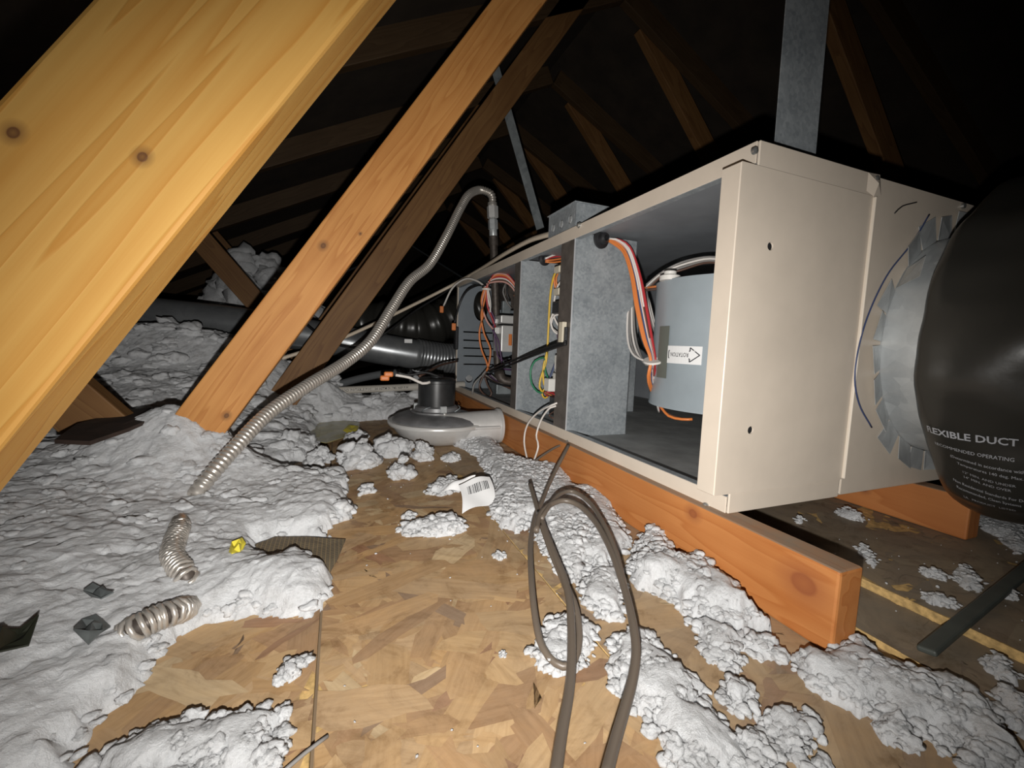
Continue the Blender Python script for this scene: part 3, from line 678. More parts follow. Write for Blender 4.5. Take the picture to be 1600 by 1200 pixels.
lathe('cable_tie', [(.015, 0), (.0175, 0), (.0175, .006), (.015, .006)], m_white, fu, at(760, 451, Y=1.10), (0, 0, -1), 14)
# leads that reach out of the open end to spade connectors
wire([at(759, 449, Y=1.10), at(745, 439, Y=1.15), at(727, 436, X=-.03), at(707, 450, X=-.06), at(693, 478, X=-.08)], .0038, 'white')
wire([at(758, 447, Y=1.10), at(746, 446, Y=1.15), at(729, 455, X=-.03), at(718, 475, X=-.05), at(710, 505, X=-.07)], .0038, 'black')
for (px, py, X) in ((690, 482, -.08), (709, 509, -.07)):
    q = at(px, py, X=X); box('spade_connector', q-np.array([.008, .006, .018]), q+np.array([.008, .006, .010]), W['orange'], fu, .003, seg=2)
# junction box on the cabinet top
jb = thing('junction_box', (.045, .50, ZT), 'small galvanised steel junction box on top of the furnace front edge', 'junction box')
j0 = at(866, 362, X=.004); jy1 = .585; jy0 = .455
def jwall(name, lo, hi): return box(name, lo, hi, m_galv, jb, .0012)
jf = plate('front_side', [(jy0, ZT+.0005), (jy1, ZT+.0005), (jy1, ZT+.056), (jy0, ZT+.056)], [circ(jy0+.022+.042*k, ZT+.024, .0095) for k in range(3)], lambda u, v, d: (.006+d, u, v), .0015, m_galv, jb)
for k in range(3): lathe('knockout', [(0, .0), (.009, .0), (.009, .002), (.007, .004), (0, .004)], m_galv_bright, jf, (.010, jy0+.022+.042*k, ZT+.024), (-1, 0, 0), 16)
jwall('near_side', (.006, jy0, ZT+.0005), (.090, jy0+.0015, ZT+.056)); jwall('far_side', (.006, jy1-.0015, ZT+.0005), (.090, jy1, ZT+.056)); jwall('back_side', (.0885, jy0, ZT+.0005), (.090, jy1, ZT+.056))
jwall('cover_plate', (.002, jy0-.004, ZT+.056), (.094, jy1+.004, ZT+.0585))

# ================================================================== GAS LINE
gp = thing('gas_pipe', (.1, 1.2, ZB), 'dark iron gas pipe standing up through the far end of the furnace top', 'pipe')
pb = at(778, 588, Y=1.2); pt = at(771, 372, Y=1.2)
rod('pipe', pb, pt, .0155, m_iron, gp, 18)
ax = (pt-pb)/np.linalg.norm(pt-pb)
lathe('coupling', [(.0155, 0), (.0185, .0), (.0185, .035), (.0155, .037)], m_iron, gp, pt-ax*.03, ax, 18)
lathe('reducer', [(.013, 0), (.0155, .004), (.0155, .03), (.012, .034)], m_galv_bright, gp, pt, ax, 18)
hx = lathe('hex_nut', [(.014, 0), (.0185, .003), (.0185, .036), (.015, .040)], m_galv_bright, gp, pt+ax*.03, ax, 6, smooth=False)
hx = lathe('hex_nut', [(.016, 0), (.0215, .003), (.0215, .044), (.016, .050)], m_alu, gp, pt+ax*.072, ax, 6, smooth=False)
gtop = pt+ax*.118
gc = thing('gas_connector', at(310, 768, Z=.06), 'long corrugated stainless gas connector arching from the insulation to the gas pipe', 'gas hose')
dT = (gtop-CAM)@_f
ctl = wp([(304, 776, .70), (318, 756, .695), (362, 705, .745), (420, 645, .835), (480, 603, .94), (540, 566, 1.07), (580, 532, 1.15), (612, 482, 1.24), (640, 440, 1.32), (672, 412, 1.40), (698, 368, 1.46), (718, 328, 1.52), (732, 305, 1.56), (748, 297, dT-.02), (762, 300, dT-.005)])
ctl += [gtop+ax*.035, gtop]
Cc = spline(ctl, .0013); ss = np.concatenate([[0], np.cumsum(np.linalg.norm(np.diff(Cc, axis=0), axis=1))])
rr = np.interp(ss, [0, .25, .5], [.0120, .0132, .0140])*(1+.09*np.sin(ss*2*np.pi/.0085))
V, F = sweep(Cc, rr, 16); mk('corrugated_tube', V, F, m_stain, gc, True)
lathe('end_collar', [(.0155, 0), (.018, .002), (.018, .012), (.0155, .014)], m_stain, gc, gtop, ax, 18)

# ================================================================== OTHER SERVICES BEHIND
rx = thing('power_cable', at(862, 368, D=1.04), 'beige sheathed electric cable running along the furnace top to the junction box', 'cable')
tube('sheath', [at(440, 560, D=1.42), at(500, 541, D=1.50), at(545, 524, D=1.56), at(620, 489, D=1.68), at(700, 449, D=1.80), at(745, 424, X=.012), at(790, 396, X=.016), at(825, 377, X=.020), at(848, 369, X=.024), np.array([.030, jy1+.002, ZT+.022])], .0105, m_romex, rx, 10, flat=.62)
bc = thing('black_cable', at(560, 548, D=1.6), 'thin black cable sagging behind the corrugated gas connector', 'cable')
tube('sheath', wp([(478, 506, 1.62), (497, 522, 1.6), (520, 536, 1.6), (550, 543, 1.6), (575, 538, 1.62), (610, 515, 1.66), (650, 485, 1.75), (690, 460, 1.82), (722, 436, 1.88)]), .0045, W['black'], bc, 7)
# galvanised round duct
gd = thing('round_metal_duct', at(600, 545, Y=1.56), 'grey galvanised round duct lying across the insulation behind the trusses', 'duct')
ca = [at(60, 468, Y=1.62), at(235, 492, Y=1.60), at(360, 505, Y=1.58), at(500, 527, Y=1.55), at(600, 546, Y=1.53), at(660, 556, Y=1.52)]
V, F = sweep(spline(ca, .03), .0665, 28); mk('straight_run', V, F, m_duct, gd, True)
C2 = spline([at(650, 554, Y=1.52), at(690, 560, Y=1.54), at(716, 561, Y=1.56)], .0035)
V, F = sweep(C2, .069+.0022*np.sin(np.arange(len(C2))*1.5), 28); mk('crimped_collar', V, F, m_duct, gd, True)
for s_, i0 in ((.0685, 9), (.0685, 21)):
    C3 = spline(ca, .03); i0 = min(i0, len(C3)-3); V, F = sweep(np.array([C3[i0], C3[i0]+(C3[i0+1]-C3[i0])*.25]), s_, 28); mk('seam_band', V, F, m_duct, gd, True)
q = at(638, 533, Y=1.45); box('duct_sticker', q-np.array([.016, .001, .008]), q+np.array([.016, .0, .008]), m_paper, gd, 0)
# black insulated flex behind the cabinet end
bf = thing('black_flex_duct', at(650, 520, Y=1.85), 'wrinkled black flexible duct in the shadow left of the furnace far end', 'duct')
Cb = spline([at(790, 470, Y=1.9), at(715, 492, Y=1.85), at(655, 512, Y=1.82), at(590, 505, Y=1.86), at(520, 512, Y=2.0)], .012)
rb = .105+.006*np.sin(np.arange(len(Cb))*.9)+.004*np.sin(np.arange(len(Cb))*2.3)
V, F = sweep(Cb, rb, 28); mk('jacket', V, F, m_jacket, bf, True)
# plastic pipe with print
pp = thing('plastic_pipe', at(600, 605, Y=1.36), 'pale plastic pipe with printed lettering lying behind the draft blower', 'pipe')
pA = at(470, 613, Y=1.34); pB = at(725, 601, Y=1.40); rod('pipe', pA, pB, .0145, m_pvc, pp, 20)
tv, tf = text_mesh('SCH40 AND POTABLE PVC1120 ASTM D1785 NSF PW', .0125, 1, .0002)
pd = (pB-pA)/np.linalg.norm(pB-pA); nn = CAM-(pA+pB)/2; nn -= pd*(nn@pd); nn /= np.linalg.norm(nn); up = np.cross(nn, pd); up = up if up[2] > 0 else -up
tv[:, 0] += .10
def onp(x, y):
    a = (y-.0045)/.0148; return pA+pd*x+.0148*(nn*math.cos(a)+up*math.sin(a))
mk('lettering', [onp(x, y) for x, y, _ in tv], tf, m_ink, pp)
fo = thing('foam_pipe_sleeve', at(570, 590, Y=1.45), 'dark grey tube lying between the metal duct and the plastic pipe', 'tube')
tube('sleeve', [at(525, 602, Y=1.43), at(560, 592, Y=1.43), at(600, 584, Y=1.43), at(625, 582, Y=1.44)], .015, M('grey_foam', (.085, .09, .095), .9, bump=.3), fo, 12)

# ================================================================== HANGER STRAPS
def strap(name, pts, wdt, label, mat, clip=True):
    P = np.array(pts, float); d = (P[1]-P[0]); L = np.linalg.norm(d); d /= L
    s_ = np.cross(d, [0, 1, 0]); s_ = -s_/np.linalg.norm(s_) if s_[0] > 0 else s_/np.linalg.norm(s_)
    s_ = -s_
    o2 = [(-wdt/2, 0), (wdt/2-.012, 0), (wdt/2, .014), (wdt/2, L), (-wdt/2, L)]
    ob = plate(name, o2, [circ(-.004, L*.97, .003, n=8)], lambda u, v, z: P[0]+s_*u+d*v+np.array([0, z, 0]), .0012, mat)
    return tag(ob, label, 'strap', 'hanger straps')
sA = (at(1213, 222, Y=.03)+at(1274, 236, Y=.03))/2; sA[2] = ZT-.001; sB = (at(1228, 0, Y=.03)+at(1297, 0, Y=.03))/2
sd = (sB-sA)/(sB[2]-sA[2]); sT = sA+sd*(1.40-ZT)
strap('hanger_strap', [sA, sT], .083, 'wide galvanised hanger strap rising from the near end of the furnace top', m_galv)
a = (at(838, 362, Y=1.2)+at(852, 358, Y=1.2))/2; b = (at(788, 180, Y=1.2)+at(800, 176, Y=1.2))/2
dd = (b-a)/np.linalg.norm(b-a); a2 = a-dd*((a[2]-ZT)/dd[2]); b2 = b+dd*.2
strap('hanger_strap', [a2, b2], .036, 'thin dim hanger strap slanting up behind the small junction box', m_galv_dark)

# ================================================================== RETURN COLLAR AND BLACK DUCT
cc = np.array([.464, -.004, .3244]); cr = .176
co = thing('duct_collar', (cc[0], cc[1], cc[2]-cr), 'shiny sheet-metal start collar with bent tabs on the furnace end', 'duct collar')
lathe('sleeve', [(cr, -.02), (cr, .11), (cr-.001, .11), (cr-.001, -.02)], m_galv_bright, co, cc, (0, -1, 0), 64)
nt_ = 26; rnd = random.Random(8)
for k in range(nt_):
    a = 2*math.pi*(k+.5)/nt_; hw = math.pi/nt_*.88; lift = rnd.uniform(.02, .30); L = .036*rnd.uniform(.9, 1.15); tw = rnd.uniform(-.25, .25)
    if k == 10: lift = 1.0
    V = []
    for (u, s_) in ((-1, 0), (1, 0), (1, 1), (-1, 1)):
        aa = a+u*hw*(1-.08*s_); rad = cr+.0012+L*s_*math.cos(lift); yy = -.0012-L*s_*math.sin(lift)-.004*s_*u*tw*4
        V.append((cc[0]+rad*math.cos(aa), cc[1]+min(yy, -.0012), cc[2]+rad*math.sin(aa)))
    V2 = [(v[0], v[1]-.0007, v[2]) for v in V]
    mk('tab', V+V2, [(0, 1, 2, 3), (7, 6, 5, 4), (0, 4, 5, 1), (1, 5, 6, 2), (2, 6, 7, 3), (3, 7, 4, 0)], m_galv_bright, co)
# scribed pencil circle and loose wire by the collar
wire([at(1452, 335, Y=-.006), at(1425, 380, Y=-.008), at(1385, 432, Y=-.008), at(1352, 505, Y=-.010), at(1336, 580, Y=-.012), at(1342, 630, Y=-.010), at(1362, 668, Y=-.008)], .0011, 'blue', fu, 'scribe_wire')
wire([at(1398, 333, Y=-.0055), at(1410, 322, Y=-.0055), at(1432, 316, Y=-.0055)], .001, 'black', fu, 'scribe_wire')
# black insulated flexible duct
fd = thing('flexible_duct', (.60, -.25, .0), 'big black plastic-jacketed flexible duct with white printing at the right edge', 'duct')
JR = .250
def jcen(s):   # leaves the collar and swings to the right
    R_ = .34
    if s < .03: return np.array([.462, -.070-s, .318]), np.array([0, -1., 0])
    th = min((s-.03)/R_, 1.45); e = max(0, (s-.03)-1.45*R_)
    p = np.array([.462+R_*(1-math.cos(th)), -.100-R_*math.sin(th), .318-.02*th]); d = np.array([math.sin(th), -math.cos(th), 0])
    return p+d*e, d
def jsurf(s, th, off=0.0):
    """th=0 up, positive towards the left/inside of view"""
    p, d = jcen(s); side = np.array([d[1], -d[0], 0])     # to the left looking along the duct from the collar
    prof = 1-.14*math.exp(-(max(s, 0)/.010))
    wr = .016*(mnoise.noise(Vector((s*7, math.cos(th)*2.2, math.sin(th)*2.2)))) + .008*mnoise.noise(Vector((s*22, math.cos(th)*5, math.sin(th)*5+4)))
    wr += .007*math.sin(s*60+2.0*math.sin(th*2))*math.exp(-s/.12)
    r_ = (JR+wr)*prof+off
    return p+r_*(math.cos(th)*np.array([0, 0, 1.])+math.sin(th)*side)
NS, NT = 110, 120; smax = .95
V = [jsurf(smax*(i/NS)**1.25, 2*math.pi*j/NT) for i in range(NS+1) for j in range(NT)]
F = [(i*NT+j, i*NT+(j+1) % NT, (i+1)*NT+(j+1) % NT, (i+1)*NT+j) for i in range(NS) for j in range(NT)]
jk = mk('jacket', V, F, m_jacket, fd, True)
def jfind(px, py):
    best = None
    for i in range(2, 70):
        for j in range(90):
            s = .5*i/70; th = math.pi*(j/90)*1.1; p = jsurf(s, th); d = p-CAM; k = FPX/(d@_f)
            e = (800+k*(d@_r)-px)**2+(600-k*(d@_u)-py)**2+ (d@_f)*2
            if best is None or e < best[0]: best = (e, s, th)
    return best[1], best[2]
JT = jfind(1440, 668)
def jtext(s, size, ds, dth, bold=0.0, name='lettering'):
    v, f = text_mesh(s, size, 2, bold)
    mk(name, [jsurf(JT[0]+ds+x*.55, JT[1]+dth-y/JR, .0018) for x, y, _ in v], f, m_print, jk)

# ================================================================== DRAFT INDUCER
ic = np.array([-.198, .885, 0]); 
ind = thing('draft_inducer', (ic[0], ic[1], 0), 'silver draft blower with a black motor sitting on the floor by the board', 'blower')
def scroll(prof_r, z, a_open=-.35):
    """outline of the volute at height z: circle growing towards the outlet"""
    out = []
    for k in range(72):
        a = 2*math.pi*k/72; g = ((a-a_open) % (2*math.pi))/(2*math.pi); out.append((ic[0]+prof_r*(.90+.16*g)*math.cos(a), ic[1]+prof_r*(.90+.16*g)*math.sin(a), z))
    return out
def volute(name, rings, mat, cap=True):
    V = []; F = []
    for r_, z in rings: V += scroll(r_, z)
    n = 72
    for i in range(len(rings)-1):
        for j in range(n): k = (j+1) % n; F.append((i*n+j, i*n+k, (i+1)*n+k, (i+1)*n+j))
    F.append(tuple(range(n-1, -1, -1))); F.append(tuple((len(rings)-1)*n+j for j in range(n)))
    o = mk(name, V, F, mat, ind, True); md = o.modifiers.new('e', 'EDGE_SPLIT'); md.split_angle = math.radians(40); return o
volute('lower_bowl', [(.085, .001), (.098, .004), (.112, .016), (.128, .034), (.135, .046), (.137, .052)], m_alu)
volute('rim_flange', [(.137, .050), (.147, .051), (.150, .055), (.150, .060), (.147, .064), (.138, .065)], M('bright_rim', (.66, .65, .63), .3, .3))  # rim highlight put into the colour as a lighter metal
volute('upper_shell', [(.138, .064), (.137, .068), (.128, .076), (.110, .083), (.090, .087), (.060, .088)], m_alu_d)
# outlet throat towards the board
oz = .052; oy = ic[1]-.078
V, F = sweep(spline([(ic[0]+.03, oy-.005, oz-.004), (ic[0]+.09, oy, oz), (ic[0]+.135, oy, oz), (ic[0]+.176, oy, oz)], .01), np.array([.040]*1), 28)
Ct = spline([(ic[0]-.03, oy+.012, oz-.004), (ic[0]+.03, oy+.006, oz-.002), (ic[0]+.09, oy, oz), (ic[0]+.13, oy, oz), (ic[0]+.172, oy, oz)], .008)
V, F = sweep(Ct, np.linspace(.040, .0485, len(Ct)), 28, caps=False); mk('outlet_throat', V, F, m_alu, ind, True)
box('outlet_flange', (ic[0]-.02, oy-.056, .053), (ic[0]+.160, oy+.02, .061), m_alu, ind, .003, seg=2)
lathe('outlet_ring', [(.050, 0), (.0525, .002), (.0525, .008), (.046, .008), (.046, 0)], m_alu, ind, (ic[0]+.165, oy, oz), (1, 0, 0), 32)
mc = (ic[0]-.004, ic[1], 0)
lathe('motor_mount', [(.076, .086), (.076, .092), (.066, .094), (.064, .104), (.058, .108)], m_alu_d, ind, mc, (0, 0, 1), 36)
lathe('motor', [(.0555, .100), (.0555, .176), (.0575, .177), (.0575, .184), (.052, .190), (.02, .192), (.018, .200), (0, .201)], m_motor, ind, mc, (0, 0, 1), 36)
for k in range(3):
    a = -1.45+k*2.094; cx_, cy_ = mc[0]+.062*math.cos(a), mc[1]+.062*math.sin(a)
    box('mount_bracket', (cx_-.010, cy_-.006, .083), (cx_+.010, cy_+.006, .112), m_galv_bright, ind, .002, rot=Matrix.Rotation(a+1.57, 3, 'Z'))
    lathe('mount_screw', [(.006, 0), (.006, .005), (0, .006)], m_screw, ind, (mc[0]+.075*math.cos(a), mc[1]+.075*math.sin(a), .088), (0, 0, 1), 8)
for k in range(4): tube('mount_spring', [(mc[0]+.068*math.cos(k*1.57+.7), mc[1]+.068*math.sin(k*1.57+.7), .093), (mc[0]+.078*math.cos(k*1.57+.9), mc[1]+.078*math.sin(k*1.57+.9), .104), (mc[0]+.066*math.cos(k*1.57+1.1), mc[1]+.066*math.sin(k*1.57+1.1), .110)], .002, m_galv_dark, ind, 6)
Yi = ic[1]-.05
tube('lead_wire', [at(672, 597, Y=Yi), at(660, 599, Y=Yi), at(640, 590, Y=Yi), at(618, 586, Y=Yi)], .0042, W['white'], ind, 8)
tube('lead_wire', [at(690, 590, Y=Yi), at(665, 582, Y=Yi), at(640, 586, Y=Yi), at(620, 582, Y=Yi)], .0036, W['black'], ind, 8)
tube('lead_wire', [at(655, 588, Y=ic[1]), at(670, 580, Y=ic[1]+.05), at(690, 570, Y=ic[1]+.15), at(715, 564, Y=1.15)], .004, W['brown'], ind, 8)
for (px, py) in ((608, 585), (602, 591)):
    q = at(px, py, Y=Yi); box('spade_connector', q-np.array([.014, .007, .007]), q+np.array([.011, .007, .008]), W['orange'], ind, .004, seg=2)

# ================================================================== BLOWN INSULATION
_ico = {}
def ico(sub):
    if sub not in _ico:
        bm = bmesh.new(); bmesh.ops.create_icosphere(bm, subdivisions=sub, radius=1.0); bm.verts.index_update()
        _ico[sub] = (np.array([tuple(v.co) for v in bm.verts]), np.array([[v.index for v in f.verts] for f in bm.faces])); bm.free()
    return _ico[sub]
def proto(sub, seed):
    """one ragged wad of wool: lobes at several scales, lopsided"""
    v, f = ico(sub); rs = np.random.RandomState(seed); d = np.zeros(len(v))
    for n, amp in ((6, .42), (22, .30), (80, .20))+(((260, .09),) if sub > 2 else ()):
        p = rs.normal(size=(n, 3)); p /= np.linalg.norm(p, axis=1)[:, None]
        am = rs.uniform(.35, 1.0, n)
        dist = np.linalg.norm(v[:, None]-p[None], axis=2); rad = 2.1/math.sqrt(n)
        d += amp*np.max(am[None]*np.sqrt(np.clip(1-(dist/rad)**2, 0, 1)), axis=1)
    v2 = v*(.42+d+rs.normal(0, .035, len(v)))[:, None]*rs.uniform(.75, 1.3, 3)
    return v2*.55
PROTO = {k: [proto(k, 60*k+i) for i in range(16)] for k in (1, 2, 3, 4)}
def blob_vf(c, size, seed, sub=3):
    rs = np.random.RandomState(seed); v = PROTO[sub][rs.randint(16)]; a, t_ = rs.uniform(0, 6.28), rs.normal(0, .5)
    ca, sa, ct, st_ = math.cos(a), math.sin(a), math.cos(t_), math.sin(t_)
    R_ = np.array([[ca, -sa, 0], [sa, ca, 0], [0, 0, 1]])@np.array([[1, 0, 0], [0, ct, -st_], [0, st_, ct]])
    return (v@R_.T)*np.array(size)+np.array(c), ico(sub)[1]
def poly_area(P): A = np.array(P); return abs(np.sum(A[:, 0]*np.roll(A[:, 1], -1)-A[:, 1]*np.roll(A[:, 0], -1)))/2
def wads(P, hfun, n, seed, smin, smax, flat=.6, rel=.0, z0=0.0, inset=0.0, box_=None):
    """n wads scattered over polygon P, standing on height hfun; sizes grow with distance when rel>0"""
    rs = np.random.RandomState(seed); A = np.array(P); lo, hi = A.min(0), A.max(0)
    if box_: lo = np.maximum(lo, box_[0]); hi = np.minimum(hi, box_[1])
    V = []; F = []; n0 = 0; got = 0; tries = 0
    while got < n and tries < 60:
        tries += 1; m_ = 4*n; x = rs.uniform(lo[0], hi[0], m_); y = rs.uniform(lo[1], hi[1], m_)
        D_ = np.maximum(.35, (x-CAM[0])*_f[0]+(y-CAM[1])*_f[1])
        sd = poly_sd(x, y, P); k = sd > inset
        if rel: k &= rs.uniform(0, 1, m_) < (.42/D_)**2
        for xi, yi, di, sdi in zip(x[k], y[k], D_[k], sd[k]):
            if got >= n: break
            s_ = math.exp(rs.uniform(math.log(smin), math.log(smax)))*(di/.6 if rel else 1)
            s_ = min(s_, .010+1.3*max(sdi, 0)+.004)
            h = hfun(xi, yi, sdi)
            sub = 3 if s_*FPX/di > 24 else 2
            v, f = blob_vf((xi, yi, h+s_*.20), (s_*rs.uniform(.8, 1.25), s_, s_*flat*rs.uniform(.7, 1.2)), seed*1000+got, sub)
            v[:, 2] = np.maximum(v[:, 2], z0-.0015)
            V.append(v); F.append(f+n0); n0 += len(v); got += 1
    return np.vstack(V), np.vstack(F)
def under(P, hmax, wid, res, seed, z0, amp, rag, hf=None):
    A = np.array(P); x0, y0 = A.min(0)-.03; x1, y1 = A.max(0)+.03
    X, Y = np.meshgrid(np.arange(x0, x1, res), np.arange(y0, y1, res))
    sx = X+rag*2*(fbm(X*34, Y*34, seed+1)-.47); sy = Y+rag*2*(fbm(X*34, Y*34, seed+2)-.47)
    sd = poly_sd(sx, sy, P)+rag*.9*(fbm(X*95, Y*95, seed+8, 3)-.5)
    e = np.clip(sd/wid, 0, 1); e = np.sqrt(e*(2-e)); edge = np.clip(sd/.012, 0, 1)
    h = hmax*e*(.35+1.2*fbm(X*13, Y*13, seed+4))
    if hf is not None: h = h+hf(X, Y, sd)
    Z = np.where(sd > 0, z0+h+lumps(X, Y, seed)*amp*edge*(.3+.7*e)+.002, z0-.004)
    fx, fy = fluff_xy(X, Y, seed)
    v, q = grid_mesh(fx, fy, Z, sd > 0)
    tri = np.vstack([q[:, [0, 1, 2]], q[:, [0, 2, 3]]])
    return v, tri
def ins_patch(name, poly, hmax, wid, res, seed, z0=0.0, amp=.5, rag=.010, n=None, smin=.0045, smax=.017, flat=.62):
    P = [tuple(at(x, y, Z=z0)[:2]) for x, y in poly]
    v1, f1 = under(P, hmax, wid, res, seed, z0, amp, rag)
    n = n or int(poly_area(P)*30000)+12
    def hf(x, y, sd): e = min(max(sd, 0)/wid, 1); return z0+hmax*math.sqrt(e*(2-e))*.85+.002+.009*e
    v2, f2 = wads(P, hf, n, seed, smin, smax, flat, 0, z0, -.004)
    return mk(name, np.vstack([v1, v2]), np.vstack([f1, f2+len(v1)]), m_ins, None, True)
def clump(px, py, wpx, hpx, seed, label, z0=0.0, parts=5):
    """a tuft standing at image foot (px, py): wads heaped into one mesh"""
    b = at(px, py, Z=z0); k = ((b-CAM)@_f)/FPX; wd = wpx*k; ht = hpx*k*.9
    rs = np.random.RandomState(seed); V = []; F = []; n0 = 0; fw = np.array([_f[0], _f[1], 0])
    for i in range(parts*5):
        a = rs.uniform(0, 6.28); q = math.sqrt(rs.uniform(0, 1)); s_ = wd*rs.uniform(.22, .55)
        c = b+_r0*math.cos(a)*q*(wd/2-s_*.4)+fw*(.42*wd+math.sin(a)*q*wd*.38); top = ht*(1-.75*q*q)
        c[2] = z0+rs.uniform(.1, 1.0)*max(top-s_*.28, .001)
        v, f = blob_vf(c, (s_, s_, s_*.75), seed*77+i, 3 if s_/k > 16 else 2); v[:, 2] = np.maximum(v[:, 2], z0-.002)
        V.append(v); F.append(f+n0); n0 += len(v)
    o = mk('insulation_clump', np.vstack(V), np.vstack(F), m_ins, None, True)
    return tag(o, label, 'insulation', 'loose insulation clumps')

# the deep bed on the left
bed_px = [(545, 776), (538, 812), (500, 835), (535, 842), (470, 838), (405, 850), (395, 872), (430, 885), (480, 872), (505, 892), (520, 925), (492, 962), (440, 958), (390, 962), (335, 968), (300, 985), (255, 1010), (248, 1032), (222, 1062), (212, 1085), (150, 1150), (128, 1172), (128, 1199), (40, 1260)]
bed_w = [tuple(at(x, y, Z=0)[:2]) for x, y in bed_px]
bed_w += [(-1.3, -.3), (-1.75, .2), (-1.75, 1.53), (-.12, 1.53), (-.10, 1.28), (-.30, 1.22)]
bed_w += [tuple(at(x, y, Z=0)[:2]) for x, y in [(600, 655), (545, 660), (500, 664), (486, 684), (500, 702), (470, 722), (430, 732), (440, 742), (500, 748), (540, 742)]]
def sm(a, b, x): t_ = np.clip((x-a)/(b-a), 0, 1); return t_*t_*(3-2*t_)
def bed_h(X, Y, sd):
    far = sm(.60, 1.25, Y)*sm(-.45, -.78, X)*.120*np.clip(sd/.2, 0, 1)
    back = sm(1.10, 1.30, Y)*(.035+.075*sm(-.40, -.56, X))*np.clip(sd/.10, 0, 1)
    left = sm(-.60, -1.0, X)*.055*np.clip(sd/.15, 0, 1)
    m2 = .105*np.exp(-(((X+.755)/.12)**2+((Y-.565)/.085)**2))*np.clip(sd/.1, 0, 1)
    return far*(1-.3*sm(1.12, 1.3, Y)*sm(-.78, -.6, X))+back+left+m2
v_, f_ = under(bed_w, .010, .09, .0043, 11, 0, .75, .012, bed_h)
bed = mk('insulation_bed', v_, f_, m_ins, None, True)
tag(bed, 'deep bed of white blown insulation over the left half of the floor', 'insulation', kind='stuff')
def bed_top(x, y, sd):
    X = np.array([[x]]); Y = np.array([[y]]); e = min(max(sd, 0)/.09, 1)
    return .010*math.sqrt(e*(2-e))*.9+.013*e+float(bed_h(X, Y, np.array([[sd]]))[0, 0])+.003
v_, f_ = wads(bed_w, bed_top, 4200, 21, .009, .034, .6, 1.0, 0, -.002, ((-1.45, -.25), (-.1, 1.5)))
tf_ = mk('loose_tufts', v_, f_, m_ins, bed, True); tf_['kind'] = 'stuff'
# far floor of the attic under the same wool
X, Y = np.meshgrid(np.arange(-2.2, 3.3, .05), np.arange(1.5, 6.5, .05))
far_h = np.where((X > -.2) & (X < .9) & (Y < 1.75), .0, .17+.12*fbm(X*3, Y*3, 5)+.05*domes(X*7, Y*7, 9))
v, q = grid_mesh(X, Y, far_h, np.ones(X.shape, bool)); fb = mk('far_insulation', v, q, m_ins, None, True)
tag(fb, 'dim expanse of blown insulation on the far attic floor', 'insulation', kind='stuff')
V = []; F = []; n0 = 0; rs = np.random.RandomState(9)
ap = at(395, 402, Y=2.36)
for k in range(230):       # a heap slumping down from its crest to the attic floor
    u_ = rs.uniform(0, 1)**.6; a = rs.uniform(0, 6.28); hgt = ap[2]*(1-u_)+.20*u_; rad = .05+.42*u_
    c = np.array([ap[0]+rad*math.cos(a)*.9+.10*u_, ap[1]+rad*math.sin(a)*.6, hgt]); s_ = rs.uniform(.07, .19); v, f = blob_vf(c, (s_, s_, s_*.8), 500+k, 3 if k < 90 else 2); V.append(v); F.append(f+n0); n0 += len(v)
dr_ = mk('insulation_drift', np.vstack(V), np.vstack(F), m_ins, None, True); tag(dr_, 'dim drift of insulation piled against the far truss webs', 'insulation', kind='stuff')

